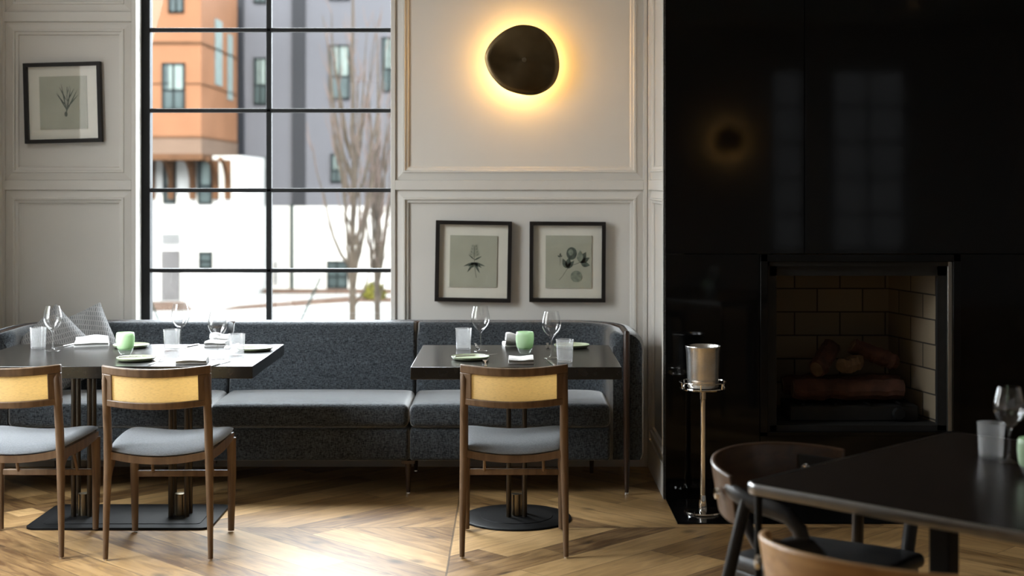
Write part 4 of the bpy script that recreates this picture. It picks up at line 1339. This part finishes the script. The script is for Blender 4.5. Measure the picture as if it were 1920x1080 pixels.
# ------------------------------------------------------------------ ice bucket stand
SC = (.876, 6.64, .006)
st = thing('wine_stand', 'slim chrome floor stand on the black hearth', 'stand', SC)
MB().lathe([(0, 0), (.088, 0), (.089, .004), (.086, .010), (.06, .014), (.02, .019), (0, .019)], n=48).build('round_foot', M['chrome'], st)
MB().lathe([(0, .018), (.020, .018), (.021, .035), (.015, .07), (.0128, .085), (0, .085)], n=24).build('collar', M['chrome'], st)
MB().lathe([(0, .08), (.0135, .08), (.0135, .52), (.016, .522), (.016, .566), (0, .566)], n=20).build('pole', M['chrome'], st)
rg = MB().lathe([(0, .566), (.095, .566), (.1045, .569), (.1065, .574), (.1045, .5785), (.095, .576), (0, .575)], n=48)
rg.build('tray', M['chrome'], st)
rl = MB()
R = []
for k in range(48):
    a_ = 2 * pi * k / 48
    c_ = Vector((.1075 * cos(a_), .1075 * sin(a_), .603)); d_ = Vector((cos(a_), sin(a_), 0))
    R.append([c_ + (d_ * cos(q) + Vector((0, 0, 1)) * sin(q)) * .0028 for q in [2 * pi * j / 8 for j in range(8)]])
rl.rings(R, loop=True)
for k in range(6):
    a_ = 2 * pi * k / 6 + .3
    rl.tube([(.104 * cos(a_), .104 * sin(a_), .575), (.1075 * cos(a_), .1075 * sin(a_), .603)], .0035, 8)
rl.build('gallery_rail', M['chrome'], st)
bk_ = thing('ice_bucket', 'shiny silver ice bucket standing on the slim stand', 'ice bucket', (SC[0], SC[1], SC[2] + .576))
MB().lathe([(0, 0), (.066, 0), (.0705, .004), (.0725, .02), (.0755, .10), (.0775, .165), (.0815, .186), (.0825, .190), (.0815, .193), (.078, .190), (.075, .165), (.0735, .10), (.0695, .012), (0, .010)], n=56).build('bucket_body', M['brushed_silver'], bk_, angle=60)
for s in (-1, 1):
    MB().tube([(s * .0765, 0, .125), (s * .094, 0, .128), (s * .098, 0, .14), (s * .094, 0, .152), (s * .077, 0, .155)], .004, 8).build('handle', M['chrome'], bk_) if False else None

# ------------------------------------------------------------------ near table and armchairs
nt = thing('dining_table', 'dark table with a rounded corner in the right foreground', 'table', (.588 + .7071 * (.50 + .55), 3.715 + .7071 * (-.50 + .55), 0), radians(-45))
# local x runs along the front edge (toward the camera right), local y along the far edge
MB().prism([(u, v) for u, v in rounded(.492, .542, .040)], lambda u, v, t: (u, v, t), .724, .75).build('tabletop', M['near_top'], nt, bevel=.004, seg=3)
R = []
for z, d in ((.722, .006), (.724, .001), (.729, 0), (.743, 0), (.748, .001), (.7505, .005)):
    R.append([(u, v, z) for u, v in rounded(.50 - d, .55 - d, .045 - d * .5)])
eb = MB().rings(R, caps=False)
inner = [(u, v, .7505) for u, v in rounded(.491, .541, .040)]
eb.rings([R[-1], inner], caps=False)
eb.build('edge_band', M['edge_metal'], nt, angle=50)['label'] = 'polished dark rim'
for sx in (-1, 1):
    for sy in (-1, 1):
        MB().tube([(sx * .470, sy * .520, 0), (sx * .468, sy * .518, .724)], [.009, .010], 14).build('leg', M['black_metal'], nt)
for sy in (-1, 1):
    MB().box(-.026, .026, sy * .42 - .026, sy * .42 + .026, 0, .724).build('post', M['black_metal'], nt, bevel=.003)

def make_armchair(label, loc, rz, wood_m, edge):
    c = thing('armchair', label, 'armchair', loc, rz, 'bent wood armchairs')
    # local +y faces forward; curved wooden back wraps round the sitter
    def shell(u, v, t):
        a_ = u                                   # angle from the rear
        rx, ry = .285 + t, .265 + t
        lean = (v - .70) * .16
        return (sin(a_) * (rx + lean), -cos(a_) * (ry + lean) + .02, v - .03 * (1 - cos(a_)))
    A = 1.30
    MB().slab(shell, -A, A, .605, .745, -.008, .008, 30, 5).build('backrest', wood_m, c, bevel=.005, angle=50)
    for s in (-1, 1):
        P = [shell(s * (A - .10 + k * .09), .705 - .004 * k, .002) for k in range(5)]
        x_, y_, z_ = P[-1]
        P += [(x_ + s * .002, y_ + .06, z_ - .004), (x_, y_ + .11, z_ - .014), (x_ - s * .004, y_ + .145, z_ - .045), (x_ - s * .012, y_ + .158, z_ - .10), (x_ - s * .035, y_ + .155, .45)]
        MB().tube(P, [.014, .018, .019, .019, .019, .019, .019, .019, .018, .017], 14, sq=(.8, 1.25)).build('arm', M['black_wood'], c)
        ax, ay, az = P[3]
        MB().tube([(ax, ay, az), (ax + s * .042, ay - .03, .45), (ax + s * .085, ay - .09, 0)], [.016, .018, .011], 14).build('rear_leg', M['black_wood'], c)
        MB().tube([(s * .19, .19, .44), (s * .235, .26, 0)], [.018, .011], 14).build('front_leg', M['black_wood'], c)
        nrm = Vector((sin(s * .86), -cos(s * .86), 0))
        for sg in (1, -1):
            kb = MB().lathe([(0, 0), (.016, 0), (.014, .008), (0, .011)], n=16)
            kb.xf(Matrix.Translation(Vector(shell(s * (.86 if sg < 0 else 1.05), .678, sg * (.0225 if sg < 0 else .018)))) @ (nrm * sg).to_track_quat('Z', 'Y').to_matrix().to_4x4())
            kb.build('stud', M['chrome'], c)
        MB().slab(shell, s * .78, s * (A + .02), .635, .715, -.022, -.009, 8, 2).build('arm_bracket', M['black_leather'], c, bevel=.004)
    def dish(x, y, z):
        k = (.5 + (y + .15) / .40 * .5)
        k = .72 + .28 * min(1, max(0, (y + .15) / .3))
        return (x * k, y, z - .018 * max(0, 1 - (x / .22) ** 2 - ((y - .05) / .22) ** 2))
    MB().rbox(-.235, .235, -.15, .245, .432, .475, .02, 8, dish).build('seat', M['black_leather'], c, angle=60)
    MB().rbox(-.22, .22, -.135, .23, .405, .432, .008, 3, lambda x, y, z: (x * (.72 + .28 * min(1, max(0, (y + .15) / .3))), y, z)).build('seat_frame', M['black_wood'], c)
    MB().tube([(0, -.145, .43), (0, -.20, .50), shell(0, .62, -.004)], [.017, .016, .013], 12).build('back_post', M['black_wood'], c)
    return c
make_armchair('black armchair with brown wooden back at the far left side of the near table', (.835, 4.09, 0), radians(-135), M['bent_dark'], None)
make_armchair('black armchair with pale orange wooden back cut by the bottom edge', (.825, 3.165, 0), radians(-45), M['bent_wood'], None)

g = dup(g1, 'wine glass on the near table in the right foreground', T(1892, 866), 0)
dup(tb, 'frosted tumbler on the near table in the right foreground', T(1858, 858), 0)
dup(vo, 'pale green votive holder cut by the right edge on the near table', T(1938, 893), 0)

# recessed ceiling light seen as a faint glint in the fireplace
cl = thing('ceiling_light', 'small warm recessed ceiling light behind the viewer', 'ceiling light', (4.4, -2.0, CEIL - .002))
MB().lathe([(.05, 0), (.065, 0), (.066, -.006), (.05, -.008), (.05, 0)], n=32).build('trim_ring', M['black_metal'], cl)
MB().lathe([(0, -.003), (.05, -.003)], n=32).build('lens', M['glow_soft'], cl)
